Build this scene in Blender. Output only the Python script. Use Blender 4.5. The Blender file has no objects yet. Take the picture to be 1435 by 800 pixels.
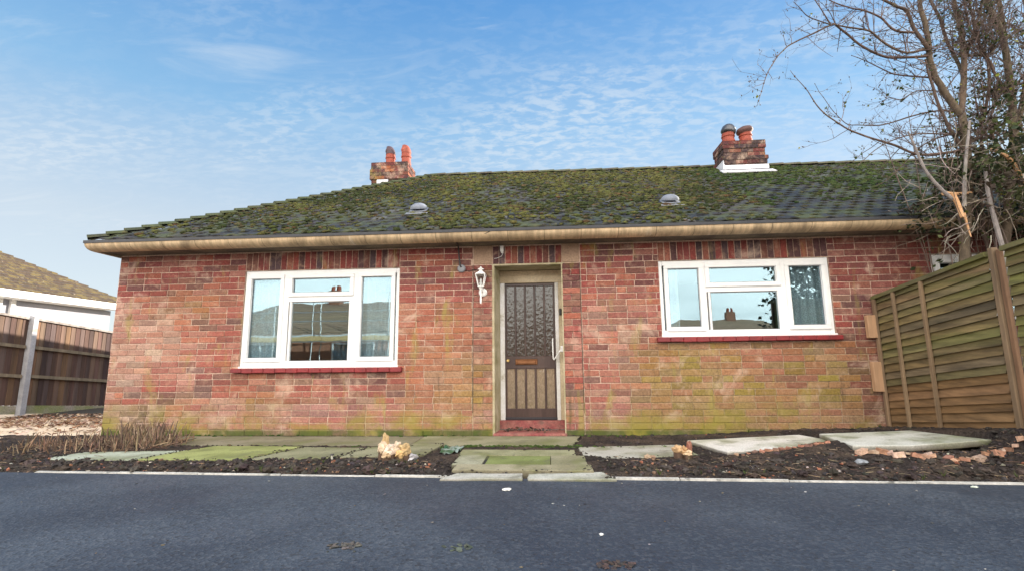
import bpy, math, random
from mathutils import Vector, Matrix, noise
R = math.radians
random.seed(7)
scene = bpy.context.scene
COL = scene.collection

# ------------------------------------------------------------------ helpers
def lerp(a, b, t): return a + (b - a) * t
def sstep(a, b, x):
    t = max(0.0, min(1.0, (x - a) / (b - a))); return t * t * (3 - 2 * t)
def mixc(a, b, t): return tuple(lerp(a[i], b[i], t) for i in range(3))
def nz(x, y, z=0.0, s=1.0): return noise.noise(Vector((x * s, y * s, z * s)))
def fbm(x, y, z=0.0, s=1.0, o=4): return noise.fractal(Vector((x * s, y * s, z * s)), 1.0, 2.0, o)
def jit(c, a): 
    k = 1 + random.uniform(-a, a)
    return tuple(max(0.0, v * k * (1 + random.uniform(-a, a) * .25)) for v in c)

class MB:
    """collects shapes; build() links them as ONE mesh object"""
    def __init__(s): s.v = []; s.f = []; s.c = []; s.m = []
    def add(s, vs, fs, col=(1, 1, 1), m=0):
        o = len(s.v); s.v.extend(vs); s.c.extend([col] * len(vs))
        for f in fs: s.f.append(tuple(i + o for i in f)); s.m.append(m)
    def box(s, x0, x1, y0, y1, z0, z1, col=(1, 1, 1), m=0):
        s.add([(x0, y0, z0), (x1, y0, z0), (x1, y1, z0), (x0, y1, z0), (x0, y0, z1), (x1, y0, z1), (x1, y1, z1), (x0, y1, z1)],
              [(0, 3, 2, 1), (4, 5, 6, 7), (0, 1, 5, 4), (1, 2, 6, 5), (2, 3, 7, 6), (3, 0, 4, 7)], col, m)
    def bbox(s, x0, x1, y0, y1, z0, z1, b=.004, col=(1, 1, 1), m=0):
        """box with chamfered edges"""
        P = []
        for (z, k) in ((z0, b), (z0 + b, 0), (z1 - b, 0), (z1, b)):
            P.append([(x0 + k + b, y0 + k, z), (x1 - k - b, y0 + k, z), (x1 - k, y0 + k + b, z), (x1 - k, y1 - k - b, z),
                      (x1 - k - b, y1 - k, z), (x0 + k + b, y1 - k, z), (x0 + k, y1 - k - b, z), (x0 + k, y0 + k + b, z)])
        vs = [p for r in P for p in r]; fs = [tuple(range(7, -1, -1)), tuple(range(24, 32))]
        for r in range(3):
            for i in range(8):
                j = (i + 1) % 8; fs.append((r * 8 + i, r * 8 + j, r * 8 + 8 + j, r * 8 + 8 + i))
        s.add(vs, fs, col, m)
    def obox(s, M, sx, sy, sz, col=(1, 1, 1), m=0, j=0.0):
        vs = []
        for z in (-1, 1):
            for (x, y) in ((-1, -1), (1, -1), (1, 1), (-1, 1)):
                vs.append(tuple(M @ Vector((x * sx / 2 + random.uniform(-j, j), y * sy / 2 + random.uniform(-j, j), z * sz / 2 + random.uniform(-j, j)))))
        s.add(vs, [(0, 3, 2, 1), (4, 5, 6, 7), (0, 1, 5, 4), (1, 2, 6, 5), (2, 3, 7, 6), (3, 0, 4, 7)], col, m)
    def tube(s, pts, r, n=6, col=(1, 1, 1), m=0, cap=True, wob=0.0):
        pts = [Vector(p) for p in pts]; k = len(pts)
        rr = r if isinstance(r, (list, tuple)) else [r] * k
        up = Vector((0.31, 0.17, 0.93)); vs = []
        for i, p in enumerate(pts):
            d = (pts[min(i + 1, k - 1)] - pts[max(i - 1, 0)]).normalized()
            a = d.cross(up)
            if a.length < 1e-3: a = d.cross(Vector((1, 0, 0)))
            a.normalize(); b = d.cross(a)
            for j in range(n):
                t = 2 * math.pi * j / n; q = rr[i] * (1 + random.uniform(-wob, wob))
                vs.append(tuple(p + a * (q * math.cos(t)) + b * (q * math.sin(t))))
        fs = []
        for i in range(k - 1):
            for j in range(n):
                j2 = (j + 1) % n; fs.append((i * n + j, i * n + j2, (i + 1) * n + j2, (i + 1) * n + j))
        if cap: fs.append(tuple(range(n - 1, -1, -1))); fs.append(tuple(range((k - 1) * n, k * n)))
        s.add(vs, fs, col, m)
    def lathe(s, prof, c, n=16, axis=None, col=(1, 1, 1), m=0):
        """prof = [(r, h)], axis = 3x3 matrix whose z is the turning axis"""
        A = axis if axis else Matrix.Identity(3); c = Vector(c); vs = []; fs = []
        for (r, h) in prof:
            for j in range(n):
                t = 2 * math.pi * j / n; vs.append(tuple(c + A @ Vector((r * math.cos(t), r * math.sin(t), h))))
        for i in range(len(prof) - 1):
            for j in range(n):
                j2 = (j + 1) % n; fs.append((i * n + j, i * n + j2, (i + 1) * n + j2, (i + 1) * n + j))
        fs.append(tuple(range(n - 1, -1, -1))); fs.append(tuple(range((len(prof) - 1) * n, len(prof) * n)))
        s.add(vs, fs, col, m)
    def prism(s, poly, zb, zt, col=(1, 1, 1), m=0, b=0.006, edge=(.09, .07, .05)):
        """polygon [(x,y)] or [(x,y,z)] extruded down from its top, top edge chamfered"""
        n = len(poly); cx = sum(p[0] for p in poly) / n; cy = sum(p[1] for p in poly) / n
        T = []; E = []; B = []
        for p in poly:
            z = p[2] if len(p) > 2 else zt
            d = Vector((cx - p[0], cy - p[1])); d.normalize()
            T.append((p[0] + d.x * b, p[1] + d.y * b, z)); E.append((p[0], p[1], z - b)); B.append((p[0], p[1], zb if len(p) < 3 else z - zb))
        fs = [tuple(range(n))]
        for i in range(n):
            j = (i + 1) % n; fs.append((n + i, n + j, j, i)); fs.append((2 * n + i, 2 * n + j, n + j, n + i))
        a = sum(poly[i][0] * poly[(i + 1) % n][1] - poly[(i + 1) % n][0] * poly[i][1] for i in range(n))
        if a < 0: fs = [tuple(reversed(f)) for f in fs]
        o = len(s.c); s.add(T + E + B, fs, col, m)
        if edge: s.c[o + 2 * n:] = [edge] * n; s.c[o + n:o + 2 * n] = [mixc(col, edge, .45)] * n
    def blob(s, c, rx, ry, rz, M=None, col=(1, 1, 1), m=0, rough=.25, tpl=None):
        tv, tf = tpl or ICO1; M = M or Matrix.Identity(3); c = Vector(c); o = random.random() * 50
        vs = []
        for v in tv:
            k = 1 + rough * noise.noise(Vector((v[0] * 1.7 + o, v[1] * 1.7, v[2] * 1.7)))* 1.6
            vs.append(tuple(c + M @ Vector((v[0] * rx * k, v[1] * ry * k, v[2] * rz * k))))
        s.add(vs, tf, col, m)
    def build(s, name, mats, parent=None, loc=None, smooth=False):
        me = bpy.data.meshes.new(name)
        if parent: o = wloc(parent)
        elif loc is not None: o = Vector(loc)
        else:
            xs = [v[0] for v in s.v]; ys = [v[1] for v in s.v]; zs = [v[2] for v in s.v]
            o = Vector(((min(xs) + max(xs)) / 2, (min(ys) + max(ys)) / 2, min(zs)))
        me.from_pydata([(v[0] - o.x, v[1] - o.y, v[2] - o.z) for v in s.v], [], s.f)
        at = me.color_attributes.new('Col', 'FLOAT_COLOR', 'POINT')
        at.data.foreach_set('color', [x for c in s.c for x in (c[0], c[1], c[2], 1.0)])
        for mm in (mats if isinstance(mats, (list, tuple)) else [mats]): me.materials.append(mm)
        me.polygons.foreach_set('material_index', s.m)
        if smooth: me.polygons.foreach_set('use_smooth', [True] * len(s.f))
        me.update()
        ob = bpy.data.objects.new(name, me); COL.objects.link(ob)
        if parent: ob.parent = parent
        else: ob.location = o
        return ob

def wloc(o):
    p = Vector((0, 0, 0))
    while o: p += o.location; o = o.parent
    return p
def ico(sub):
    import bmesh
    bm = bmesh.new(); bmesh.ops.create_icosphere(bm, subdivisions=sub, radius=1.0)
    r = ([tuple(v.co) for v in bm.verts], [tuple(v.index for v in f.verts) for f in bm.faces]); bm.free(); return r
ICO1 = ico(1); ICO2 = ico(2); ICO3 = ico(3)
def tag(o, label, cat, group=None):
    o['label'] = label; o['category'] = cat
    if group: o['group'] = group
    return o
def kind(o, k): o['kind'] = k; return o
def thing(name, label, cat, loc, group=None):
    o = bpy.data.objects.new(name, None); o.location = loc; o.empty_display_size = .2; COL.objects.link(o)
    return tag(o, label, cat, group)
def copy_tree(o, parent=None):
    c = o.copy(); COL.objects.link(c)
    if parent: c.parent = parent
    for ch in list(o.children): copy_tree(ch, c)
    return c

# ------------------------------------------------------------------ materials
class NT:
    def __init__(s, tree): s.t = tree; s.t.nodes.clear()
    def n(s, typ, **kw):
        nd = s.t.nodes.new(typ)
        for k, v in kw.items():
            if k.startswith('i_'):
                key = k[2:]; key = int(key) if key.isdigit() else key.replace('_', ' ')
                nd.inputs[key].default_value = v
            else: setattr(nd, k, v)
        return nd
    def l(s, a, b): s.t.links.new(a, b)
    def noise(s, vec, scale, detail=6, rough=.55, dist=0.0):
        nd = s.n('ShaderNodeTexNoise'); nd.inputs['Scale'].default_value = scale; nd.inputs['Detail'].default_value = detail
        nd.inputs['Roughness'].default_value = rough; nd.inputs['Distortion'].default_value = dist
        s.l(vec, nd.inputs['Vector']); return nd.outputs['Fac']
    def ramp(s, fac, lo, hi, a=0.0, b=1.0):
        nd = s.n('ShaderNodeMapRange'); nd.interpolation_type = 'SMOOTHSTEP'
        s.l(fac, nd.inputs['Value'])
        for k, v in (('From Min', lo), ('From Max', hi), ('To Min', a), ('To Max', b)): nd.inputs[k].default_value = v
        return nd.outputs['Result']
    def mix(s, fac, a, b, typ='MIX'):
        nd = s.n('ShaderNodeMix', data_type='RGBA', blend_type=typ)
        for sock, val in ((nd.inputs['Factor'], fac), (nd.inputs['A'], a), (nd.inputs['B'], b)):
            if isinstance(val, (int, float)): sock.default_value = val
            elif isinstance(val, tuple): sock.default_value = val if len(val) == 4 else (*val, 1)
            else: s.l(val, sock)
        return nd.outputs['Result']
    def math(s, op, a, b=None):
        nd = s.n('ShaderNodeMath', operation=op)
        for i, val in enumerate((a, b)):
            if val is None: continue
            if isinstance(val, (int, float)): nd.inputs[i].default_value = val
            else: s.l(val, nd.inputs[i])
        return nd.outputs[0]
    def scale(s, vec, v):
        nd = s.n('ShaderNodeVectorMath', operation='MULTIPLY'); s.l(vec, nd.inputs[0]); nd.inputs[1].default_value = v; return nd.outputs[0]

def mat(name, base=(.5, .5, .5), base2=None, attr=False, ns=3.0, lo=.35, hi=.65, var=.25, fs=40.0, rough=.8, rough2=None, bump=.2, bs=60.0, bd=.01,
        over=(), metal=0.0, spec=.5, stretch=None, sheen=0.0, trans=0.0, coat=0.0):
    """procedural surface: two tones mixed by noise (or the mesh colours), fine grain, patches of other tones, bump"""
    m = bpy.data.materials.new(name); m.use_nodes = True; t = NT(m.node_tree)
    out = t.n('ShaderNodeOutputMaterial'); p = t.n('ShaderNodeBsdfPrincipled'); co = t.n('ShaderNodeTexCoord').outputs['Object']
    if stretch: co = t.scale(co, stretch)
    if attr:
        a = t.n('ShaderNodeAttribute'); a.attribute_name = 'Col'; c = a.outputs['Color']
        if base2: c = t.mix(t.ramp(t.noise(co, ns), lo, hi), c, t.mix(1.0, c, base2, 'MULTIPLY'))
    else:
        c = t.mix(t.ramp(t.noise(co, ns), lo, hi), base, base2 or base)
    if var:
        g = t.ramp(t.noise(co, fs, 5, .65), .25, .75, 1 - var, 1 + var)
        gc = t.n('ShaderNodeCombineColor'); [t.l(g, gc.inputs[i]) for i in range(3)]
        c = t.mix(1.0, c, gc.outputs[0], 'MULTIPLY')
    for (oc, osc, olo, ohi, amt) in over:
        c = t.mix(t.ramp(t.noise(co, osc, 6, .6, .3), olo, ohi, 0, amt), c, oc)
    t.l(c, p.inputs['Base Color'])
    p.inputs['Roughness'].default_value = rough; p.inputs['Metallic'].default_value = metal; p.inputs['Specular IOR Level'].default_value = spec
    if coat: p.inputs['Coat Weight'].default_value = coat; p.inputs['Coat Roughness'].default_value = .1
    if rough2 is not None: t.l(t.ramp(t.noise(co, ns * 2.3), .35, .65, rough, rough2), p.inputs['Roughness'])
    if bump:
        b = t.n('ShaderNodeBump'); b.inputs['Strength'].default_value = bump; b.inputs['Distance'].default_value = bd
        t.l(t.noise(co, bs, 6, .65), b.inputs['Height']); t.l(b.outputs[0], p.inputs['Normal'])
    if trans:
        tr = t.n('ShaderNodeBsdfTranslucent'); t.l(c, tr.inputs['Color']); mx = t.n('ShaderNodeMixShader'); mx.inputs[0].default_value = trans
        t.l(p.outputs[0], mx.inputs[1]); t.l(tr.outputs[0], mx.inputs[2]); t.l(mx.outputs[0], out.inputs[0])
    else: t.l(p.outputs[0], out.inputs[0])
    return m

def glass_mat(name, tint=(.9, .95, .95), gcol=(1, 1, 1), ior=2.1, bumpscale=None, bump=0.0, rough=0.0, stretch=None, diffuse=0.0):
    m = bpy.data.materials.new(name); m.use_nodes = True; t = NT(m.node_tree)
    out = t.n('ShaderNodeOutputMaterial'); tr = t.n('ShaderNodeBsdfTransparent', i_Color=(*tint, 1))
    gl = t.n('ShaderNodeBsdfGlossy', i_Color=(*gcol, 1), i_Roughness=rough)
    lw = t.n('ShaderNodeLayerWeight', i_Blend=.5); f0 = ((ior - 1) / (ior + 1)) ** 2
    fr = t.math('ADD', t.math('MULTIPLY', t.math('POWER', lw.outputs['Facing'], 5.0), 1 - f0), f0)
    if bumpscale:
        co = t.n('ShaderNodeTexCoord').outputs['Object']
        if stretch: co = t.scale(co, stretch)
        b = t.n('ShaderNodeBump', i_Strength=bump, i_Distance=.01); t.l(t.noise(co, bumpscale, 3, .5), b.inputs['Height'])
        t.l(b.outputs[0], gl.inputs['Normal'])
    mx = t.n('ShaderNodeMixShader'); t.l(fr, mx.inputs[0])
    if diffuse:
        df = t.n('ShaderNodeBsdfDiffuse'); dc = t.mix(t.ramp(t.noise(t.scale(t.n('ShaderNodeTexCoord').outputs['Object'], (60, 60, 34)), 1.0, 5, .6), .35, .65), (.48, .35, .21), (.68, .50, .32)); t.l(dc, df.inputs['Color']); m2 = t.n('ShaderNodeMixShader', i_0=diffuse); t.l(tr.outputs[0], m2.inputs[1]); t.l(df.outputs[0], m2.inputs[2]); t.l(m2.outputs[0], mx.inputs[1])
    else: t.l(tr.outputs[0], mx.inputs[1])
    t.l(gl.outputs[0], mx.inputs[2])
    t.l(mx.outputs[0], out.inputs[0]); return m

def asphalt_mat():
    m = bpy.data.materials.new('asphalt'); m.use_nodes = True; t = NT(m.node_tree)
    out = t.n('ShaderNodeOutputMaterial'); p = t.n('ShaderNodeBsdfPrincipled'); co = t.n('ShaderNodeTexCoord').outputs['Object']
    c = t.mix(t.ramp(t.noise(co, .9, 5), .35, .65), (.027, .040, .061), (.050, .066, .090))
    v = t.n('ShaderNodeTexVoronoi'); v.inputs['Scale'].default_value = 62; t.l(co, v.inputs['Vector'])
    sp = t.n('ShaderNodeSeparateColor'); t.l(v.outputs['Color'], sp.inputs[0])
    c = t.mix(t.ramp(sp.outputs[0], .50, 1.0, 0, .5), c, (.12, .135, .155))
    c = t.mix(t.ramp(sp.outputs[1], .75, .95, 0, .7), c, (.022, .025, .03))
    c = t.mix(t.ramp(t.noise(co, 180, 2), .69, .74, 0, .8), c, (.34, .33, .31))
    c = t.mix(t.ramp(t.noise(co, 2.2, 7, .7), .58, .75, 0, .35), c, (.10, .105, .10))
    c = t.mix(t.ramp(t.noise(co, .45, 5, .6), .42, .62, .32, 0), c, (.022, .028, .044))
    t.l(c, p.inputs['Base Color']); t.l(t.ramp(t.noise(co, 1.5), .3, .7, .58, .8), p.inputs['Roughness'])
    b = t.n('ShaderNodeBump', i_Strength=.7, i_Distance=.006); t.l(v.outputs['Distance'], b.inputs['Height'])
    b2 = t.n('ShaderNodeBump', i_Strength=.22, i_Distance=.01); t.l(t.noise(co, 55, 6, .7), b2.inputs['Height']); t.l(b.outputs[0], b2.inputs['Normal'])
    t.l(b2.outputs[0], p.inputs['Normal']); t.l(p.outputs[0], out.inputs[0]); return m

def brick_mat(name, algae=True):
    m = bpy.data.materials.new(name); m.use_nodes = True; t = NT(m.node_tree)
    out = t.n('ShaderNodeOutputMaterial'); p = t.n('ShaderNodeBsdfPrincipled'); co = t.n('ShaderNodeTexCoord').outputs['Object']
    a = t.n('ShaderNodeAttribute'); a.attribute_name = 'Col'; c = a.outputs['Color']
    g = t.ramp(t.noise(co, 42, 7, .75), .22, .78, .42, 1.24); gc = t.n('ShaderNodeCombineColor'); [t.l(g, gc.inputs[i]) for i in range(3)]
    c = t.mix(1.0, c, gc.outputs[0], 'MULTIPLY')
    c = t.mix(t.ramp(t.noise(co, 9, 7, .65, .4), .50, .72, 0, .42), c, (.50, .33, .23))
    c = t.mix(t.ramp(t.noise(co, 2.1, 7, .7, .5), .54, .70, 0, .55), c, (.60, .45, .35))
    c = t.mix(t.ramp(t.noise(t.scale(co, (2.2, 1, .6)), 1.9, 6, .6, .4), .57, .72, 0, .6), c, (.31, .27, .07))
    c = t.mix(t.ramp(t.noise(t.scale(co, (4.5, 1, .5)), 1.4, 6, .65, .3), .62, .74, 0, .65), c, (.060, .045, .030))
    c = t.mix(t.ramp(t.noise(co, 14, 7, .7, .2), .56, .72, 0, .65), c, (.075, .042, .042))
    c = t.mix(t.ramp(t.noise(co, 26, 5, .7), .66, .74, 0, .7), c, (.55, .45, .36))
    if algae:
        x = t.n('ShaderNodeSeparateXYZ'); t.l(co, x.inputs[0])
        low = t.ramp(x.outputs[2], .0, .62, 1, 0)                     # damp near the ground
        n1 = t.ramp(t.noise(t.scale(co, (1, 1, 1.6)), 1.5, 6, .62, .3), .42, .66)
        f = t.math('MULTIPLY', low, n1)
        c = t.mix(t.math('MULTIPLY', f, .9), c, (.25, .22, .035))
        foot = t.ramp(x.outputs[2], .06, .12, 1, 0)                  # moss on the footing course
        n2 = t.ramp(t.noise(co, 2.3, 6, .6), .38, .55)
        c = t.mix(t.math('MULTIPLY', t.math('MULTIPLY', foot, n2), .8), c, (.055, .085, .015))
    t.l(c, p.inputs['Base Color']); p.inputs['Roughness'].default_value = .88; p.inputs['Specular IOR Level'].default_value = .3
    b = t.n('ShaderNodeBump', i_Strength=.8, i_Distance=.006); t.l(t.noise(co, 70, 7, .7), b.inputs['Height'])
    t.l(b.outputs[0], p.inputs['Normal']); t.l(p.outputs[0], out.inputs[0]); return m

M = {}
M['brick'] = brick_mat('weathered brick'); M['chimney'] = brick_mat('chimney brick', False)
M['mortar'] = brick_mat('mortar')
M['pvc'] = mat('white upvc', (.80, .80, .80), (.74, .75, .76), ns=4, var=.03, rough=.35, bump=.02, over=[((.45, .43, .38), 9, .66, .8, .35)])
M['redtile'] = mat('red painted sill', (.24, .022, .026), (.17, .018, .022), ns=8, var=.2, rough=.45, bump=.2, bs=30)
M['glass'] = glass_mat('window glass', gcol=(.64, .87, 1.0), ior=2.35, bumpscale=1.6, bump=.08)
M['doorglass'] = glass_mat('reeded door glass', tint=(.08, .065, .05), ior=1.75, bumpscale=36, bump=.55, rough=.0, stretch=(1, 1, .55), diffuse=.015)
M['doorglasslow'] = glass_mat('frosted glass with painted glow', tint=(.25, .19, .13), ior=2.0, bumpscale=36, bump=.5, rough=.0, stretch=(1, 1, .5), diffuse=.38)  # beige diffuse share paints reflected warm light into the lower panes
M['lampglass'] = glass_mat('lantern glass', tint=(.8, .82, .82), ior=1.5)
M['door'] = mat('dark brown painted wood', (.050, .027, .024), (.070, .040, .034), ns=6, var=.2, rough=.38, bump=.15, bs=60, stretch=(1, 1, .15))
M['darkwood'] = mat('dark weatherboard', (.028, .026, .032), ns=6, var=.2, rough=.45)
M['frame'] = mat('stained door frame', (.60, .50, .35), (.44, .35, .23), ns=3, var=.15, rough=.6, over=[((.74, .74, .74), .9, .42, .55, .0)])
M['framewhite'] = mat('white door jamb', (.74, .74, .76), (.62, .60, .56), ns=4, var=.08, rough=.5, over=[((.30, .25, .17), 7, .60, .72, .6)])
M['plaster'] = mat('stained render', (.46, .40, .28), (.34, .29, .18), ns=5, var=.18, rough=.9, over=[((.20, .19, .07), 4, .52, .7, .6), ((.58, .54, .46), 9, .6, .72, .6)])
M['concrete'] = mat('concrete block', (.38, .26, .18), (.30, .20, .14), ns=6, var=.25, rough=.95, bump=.5, bs=90)
M['brass'] = mat('brass', (.17, .068, .026), (.24, .105, .045), ns=12, var=.1, metal=.6, rough=.4)
M['gold'] = mat('gold lock', (.75, .55, .22), ns=9, var=.1, metal=.8, rough=.3)
M['gutter'] = mat('stained concrete gutter', (.58, .43, .27), (.42, .31, .19), ns=2.2, lo=.3, hi=.7, var=.3, fs=22, rough=.75, bump=.25, bs=24, stretch=(1, .25, .25),
                  over=[((.13, .095, .06), 3.2, .54, .72, .75), ((.68, .58, .44), 7, .62, .74, .75)])
M['lip'] = mat('black gutter lining', (.012, .014, .022), (.02, .022, .03), ns=5, var=.2, rough=.45)
M['soffit'] = mat('dark brown soffit', (.10, .08, .06), (.20, .16, .11), ns=3, var=.3, rough=.95)  # dark brown tone, for the eaves underside and the gutter joints
M['tile'] = mat('weathered concrete roof tile', attr=True, ns=2, var=.35, fs=26, rough=.72, bump=.5, bs=50,
                over=[((.062, .076, .026), 3.5, .44, .60, .8), ((.105, .092, .03), 9, .54, .68, .7), ((.13, .13, .125), 30, .66, .76, .5)])
M['moss'] = mat('roof moss', attr=True, var=.5, fs=60, rough=.95, bump=.9, bs=130, bd=.02, spec=.15)
M['lead'] = mat('pale flashing', (.74, .74, .78), (.55, .56, .62), ns=6, var=.15, rough=.6)
M['terracotta'] = mat('terracotta', attr=True, ns=6, var=.25, fs=20, rough=.7, over=[((.05, .045, .05), 7, .58, .72, .6)])
M['cowl'] = mat('dark metal cowl', (.06, .065, .075), (.10, .10, .11), ns=6, var=.2, metal=.5, rough=.4)
M['vent'] = mat('grey plastic vent', (.20, .22, .27), (.16, .18, .22), ns=6, var=.1, rough=.75)
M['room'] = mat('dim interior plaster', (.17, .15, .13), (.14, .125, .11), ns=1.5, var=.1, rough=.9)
M['white'] = mat('white painted metal', (.82, .82, .82), (.74, .74, .73), ns=9, var=.06, rough=.4)
M['black'] = mat('black plastic', (.02, .02, .022), var=.1, rough=.4)
M['grey'] = mat('grey plastic', (.26, .27, .30), (.2, .21, .23), var=.1, rough=.5)
M['step'] = mat('worn red quarry step', (.23, .055, .055), (.30, .12, .10), ns=7, var=.3, rough=.75, over=[((.10, .07, .06), 6, .55, .7, .7)])
M['slab'] = mat('paving slab', attr=True, base2=(.70, .71, .62), ns=3.0, var=.22, fs=70, rough=.85, bump=.45, bs=110,
                over=[((.14, .16, .045), 2.6, .50, .68, .55), ((.11, .10, .085), 5.5, .54, .74, .5), ((.05, .042, .035), 13, .62, .74, .7), ((.46, .45, .42), 9, .66, .78, .5)])
M['soil'] = mat('black soil', attr=True, ns=6, var=.5, fs=45, rough=1.0, bump=1.0, bs=60, bd=.03, spec=.1, over=[((.07, .055, .04), 9, .55, .7, .6)])
M['crumb'] = mat('soil crumbs', attr=True, var=.4, rough=.95, bump=.4, spec=.2)
M['gravel'] = mat('gravel drive in sunlit tone', (.80, .64, .47), (.68, .53, .38), ns=2, var=.2, fs=60, rough=.95, bump=.6, bs=80, over=[((.20, .13, .08), 24, .62, .72, .6)])  # very pale tone: a sunlit strip painted into the gravel colour
M['leaf'] = mat('dry leaf', attr=True, var=.3, rough=.7, bump=.2, trans=.15)
M['bark'] = mat('bark', attr=True, ns=8, var=.35, fs=30, rough=.9, bump=.7, bs=35, bd=.01, stretch=(1, 1, .4), over=[((.10, .12, .05), 5, .55, .7, .4)])
M['green'] = mat('green leaf', attr=True, var=.25, fs=20, rough=.7, bump=.1, trans=.25, spec=.2)
M['lapwood'] = mat('weathered lap board', attr=True, ns=3, var=.55, fs=14, rough=.85, bump=.5, bs=22, stretch=(1, .12, 1),
                   over=[((.19, .21, .018), 1.3, .54, .66, .8), ((.05, .035, .025), 2.6, .54, .70, .75), ((.02, .016, .012), 9, .68, .74, .8), ((.32, .27, .23), 1.6, .60, .74, .6), ((.10, .115, .02), 2.2, .50, .66, .6)])
M['postwood'] = mat('weathered post', attr=True, ns=3, var=.4, fs=9, rough=.85, bump=.5, bs=22, stretch=(1, 1, .1), over=[((.06, .045, .03), 5, .58, .72, .6)])
M['boardwood'] = mat('feather edge board', attr=True, ns=3, var=.4, fs=8, rough=.88, bump=.5, bs=20, stretch=(1, 1, .08), over=[((.05, .03, .025), 3, .56, .72, .7)])
M['concretepost'] = mat('concrete post', (.42, .42, .45), (.32, .32, .34), ns=5, var=.15, rough=.9, over=[((.22, .22, .12), 5, .58, .72, .5)])
M['gravelboard'] = mat('mossy gravel board', (.34, .30, .25), (.24, .26, .10), ns=2.2, var=.25, rough=.9)
M['freshwood'] = mat('raw timber block', (.50, .30, .17), (.40, .24, .14), ns=4, var=.25, fs=16, rough=.8, stretch=(1, 1, .15), over=[((.22, .15, .09), 3, .58, .75, .6)])
M['torn'] = mat('torn pale wood', (.62, .36, .19), (.50, .27, .13), ns=9, var=.25, rough=.8)
M['oldroof'] = mat('old mossy roof', attr=True, ns=3, var=.4, fs=14, rough=.9, bump=.6, bs=25, over=[((.14, .105, .035), 4.5, .46, .62, .75), ((.02, .018, .015), 9, .56, .68, .8), ((.40, .35, .28), 8, .62, .72, .6)])
M['palewall'] = mat('pale glazed panel', (.36, .355, .385), (.27, .27, .305), ns=1.3, var=.06, rough=.25, bump=.02)
M['render'] = mat('pale render', (.58, .52, .44), (.50, .44, .37), ns=2, var=.1, rough=.9)
M['plainbrick'] = mat('orange brick wall', (.40, .20, .12), (.32, .14, .09), ns=6, var=.3, fs=30, rough=.9)
M['pole'] = mat('scaffold pole', (.62, .62, .60), (.5, .5, .5), ns=6, var=.15, metal=.5, rough=.45)
M['deck'] = mat('scaffold boards', (.80, .58, .28), (.70, .48, .22), ns=4, var=.2, rough=.8)
M['pavement'] = mat('pale forecourt concrete', (.50, .40, .30), (.42, .33, .24), ns=1.2, var=.2, rough=.95)
M['earth'] = mat('earth and rough grass', (.10, .10, .05), (.07, .085, .03), ns=1.2, var=.4, rough=1.0)
M['asphalt'] = asphalt_mat()
M['plainroof'] = mat('dry sunlit tile roof', attr=True, ns=3, var=.3, fs=14, rough=.9)
M['darksoil'] = mat('dark bed soil', (.03, .026, .022), (.06, .045, .03), ns=5, var=.5, rough=1.0)  # plain dark soil of the bed along the left fence
M['stone'] = mat('stone', attr=True, ns=8, var=.3, fs=30, rough=.85, bump=.5, bs=40)
M['kerb'] = mat('pale kerb edging', (.56, .54, .50), (.40, .39, .36), ns=5, var=.25, rough=.9, over=[((.10, .10, .09), 7, .56, .68, .8)])
M['plastic'] = mat('plastic scrap', attr=True, var=.2, rough=.4)
M['rubble'] = mat('broken brick', attr=True, var=.35, fs=30, rough=.9, bump=.6, bs=60)
def net_mat():
    m = bpy.data.materials.new('net curtain'); m.use_nodes = True; t = NT(m.node_tree)
    out = t.n('ShaderNodeOutputMaterial'); co = t.n('ShaderNodeTexCoord').outputs['Object']
    d = t.n('ShaderNodeBsdfDiffuse', i_Color=(.56, .66, .74, 1)); tl = t.n('ShaderNodeBsdfTranslucent', i_Color=(.6, .64, .68, 1)); tr = t.n('ShaderNodeBsdfTransparent')
    a = t.n('ShaderNodeMixShader'); a.inputs[0].default_value = .4; t.l(d.outputs[0], a.inputs[1]); t.l(tl.outputs[0], a.inputs[2])
    v = t.n('ShaderNodeTexVoronoi', feature='DISTANCE_TO_EDGE'); v.inputs['Scale'].default_value = 42; t.l(co, v.inputs['Vector'])
    f = t.ramp(v.outputs['Distance'], .02, .18, .05, .38)
    b = t.n('ShaderNodeMixShader'); t.l(f, b.inputs[0]); t.l(a.outputs[0], b.inputs[1]); t.l(tr.outputs[0], b.inputs[2])
    t.l(b.outputs[0], out.inputs[0]); return m
M['net'] = net_mat()

# ------------------------------------------------------------------ camera, light, sky
cam = bpy.data.cameras.new('camera'); co = bpy.data.objects.new('camera', cam); COL.objects.link(co)
right = Vector((.99722, .07430, -.01005)).normalized(); fwd = Vector((-.0714, .98535, .15475)); fwd = (fwd - right * fwd.dot(right)).normalized(); up = right.cross(fwd)
co.matrix_world = Matrix(((right.x, up.x, -fwd.x, 0), (right.y, up.y, -fwd.y, -6.35), (right.z, up.z, -fwd.z, .9465), (0, 0, 0, 1)))
cam.sensor_width = 36; cam.lens = 17.043; cam.clip_end = 2000; cam.clip_start = .05
scene.camera = co

AZ, EL = 58.0, 17.0                # the low sun stands behind the house, to the right
sd = Vector((math.sin(R(AZ)) * math.cos(R(EL)), math.cos(R(AZ)) * math.cos(R(EL)), math.sin(R(EL))))
sl = bpy.data.lights.new('sun', 'SUN'); sl.energy = 5.0; sl.angle = R(.53); sl.color = (1.0, .91, .79)
so = bpy.data.objects.new('sun', sl); COL.objects.link(so); so.rotation_euler = (-sd).to_track_quat('-Z', 'Y').to_euler(); so.location = sd * 40

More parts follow.
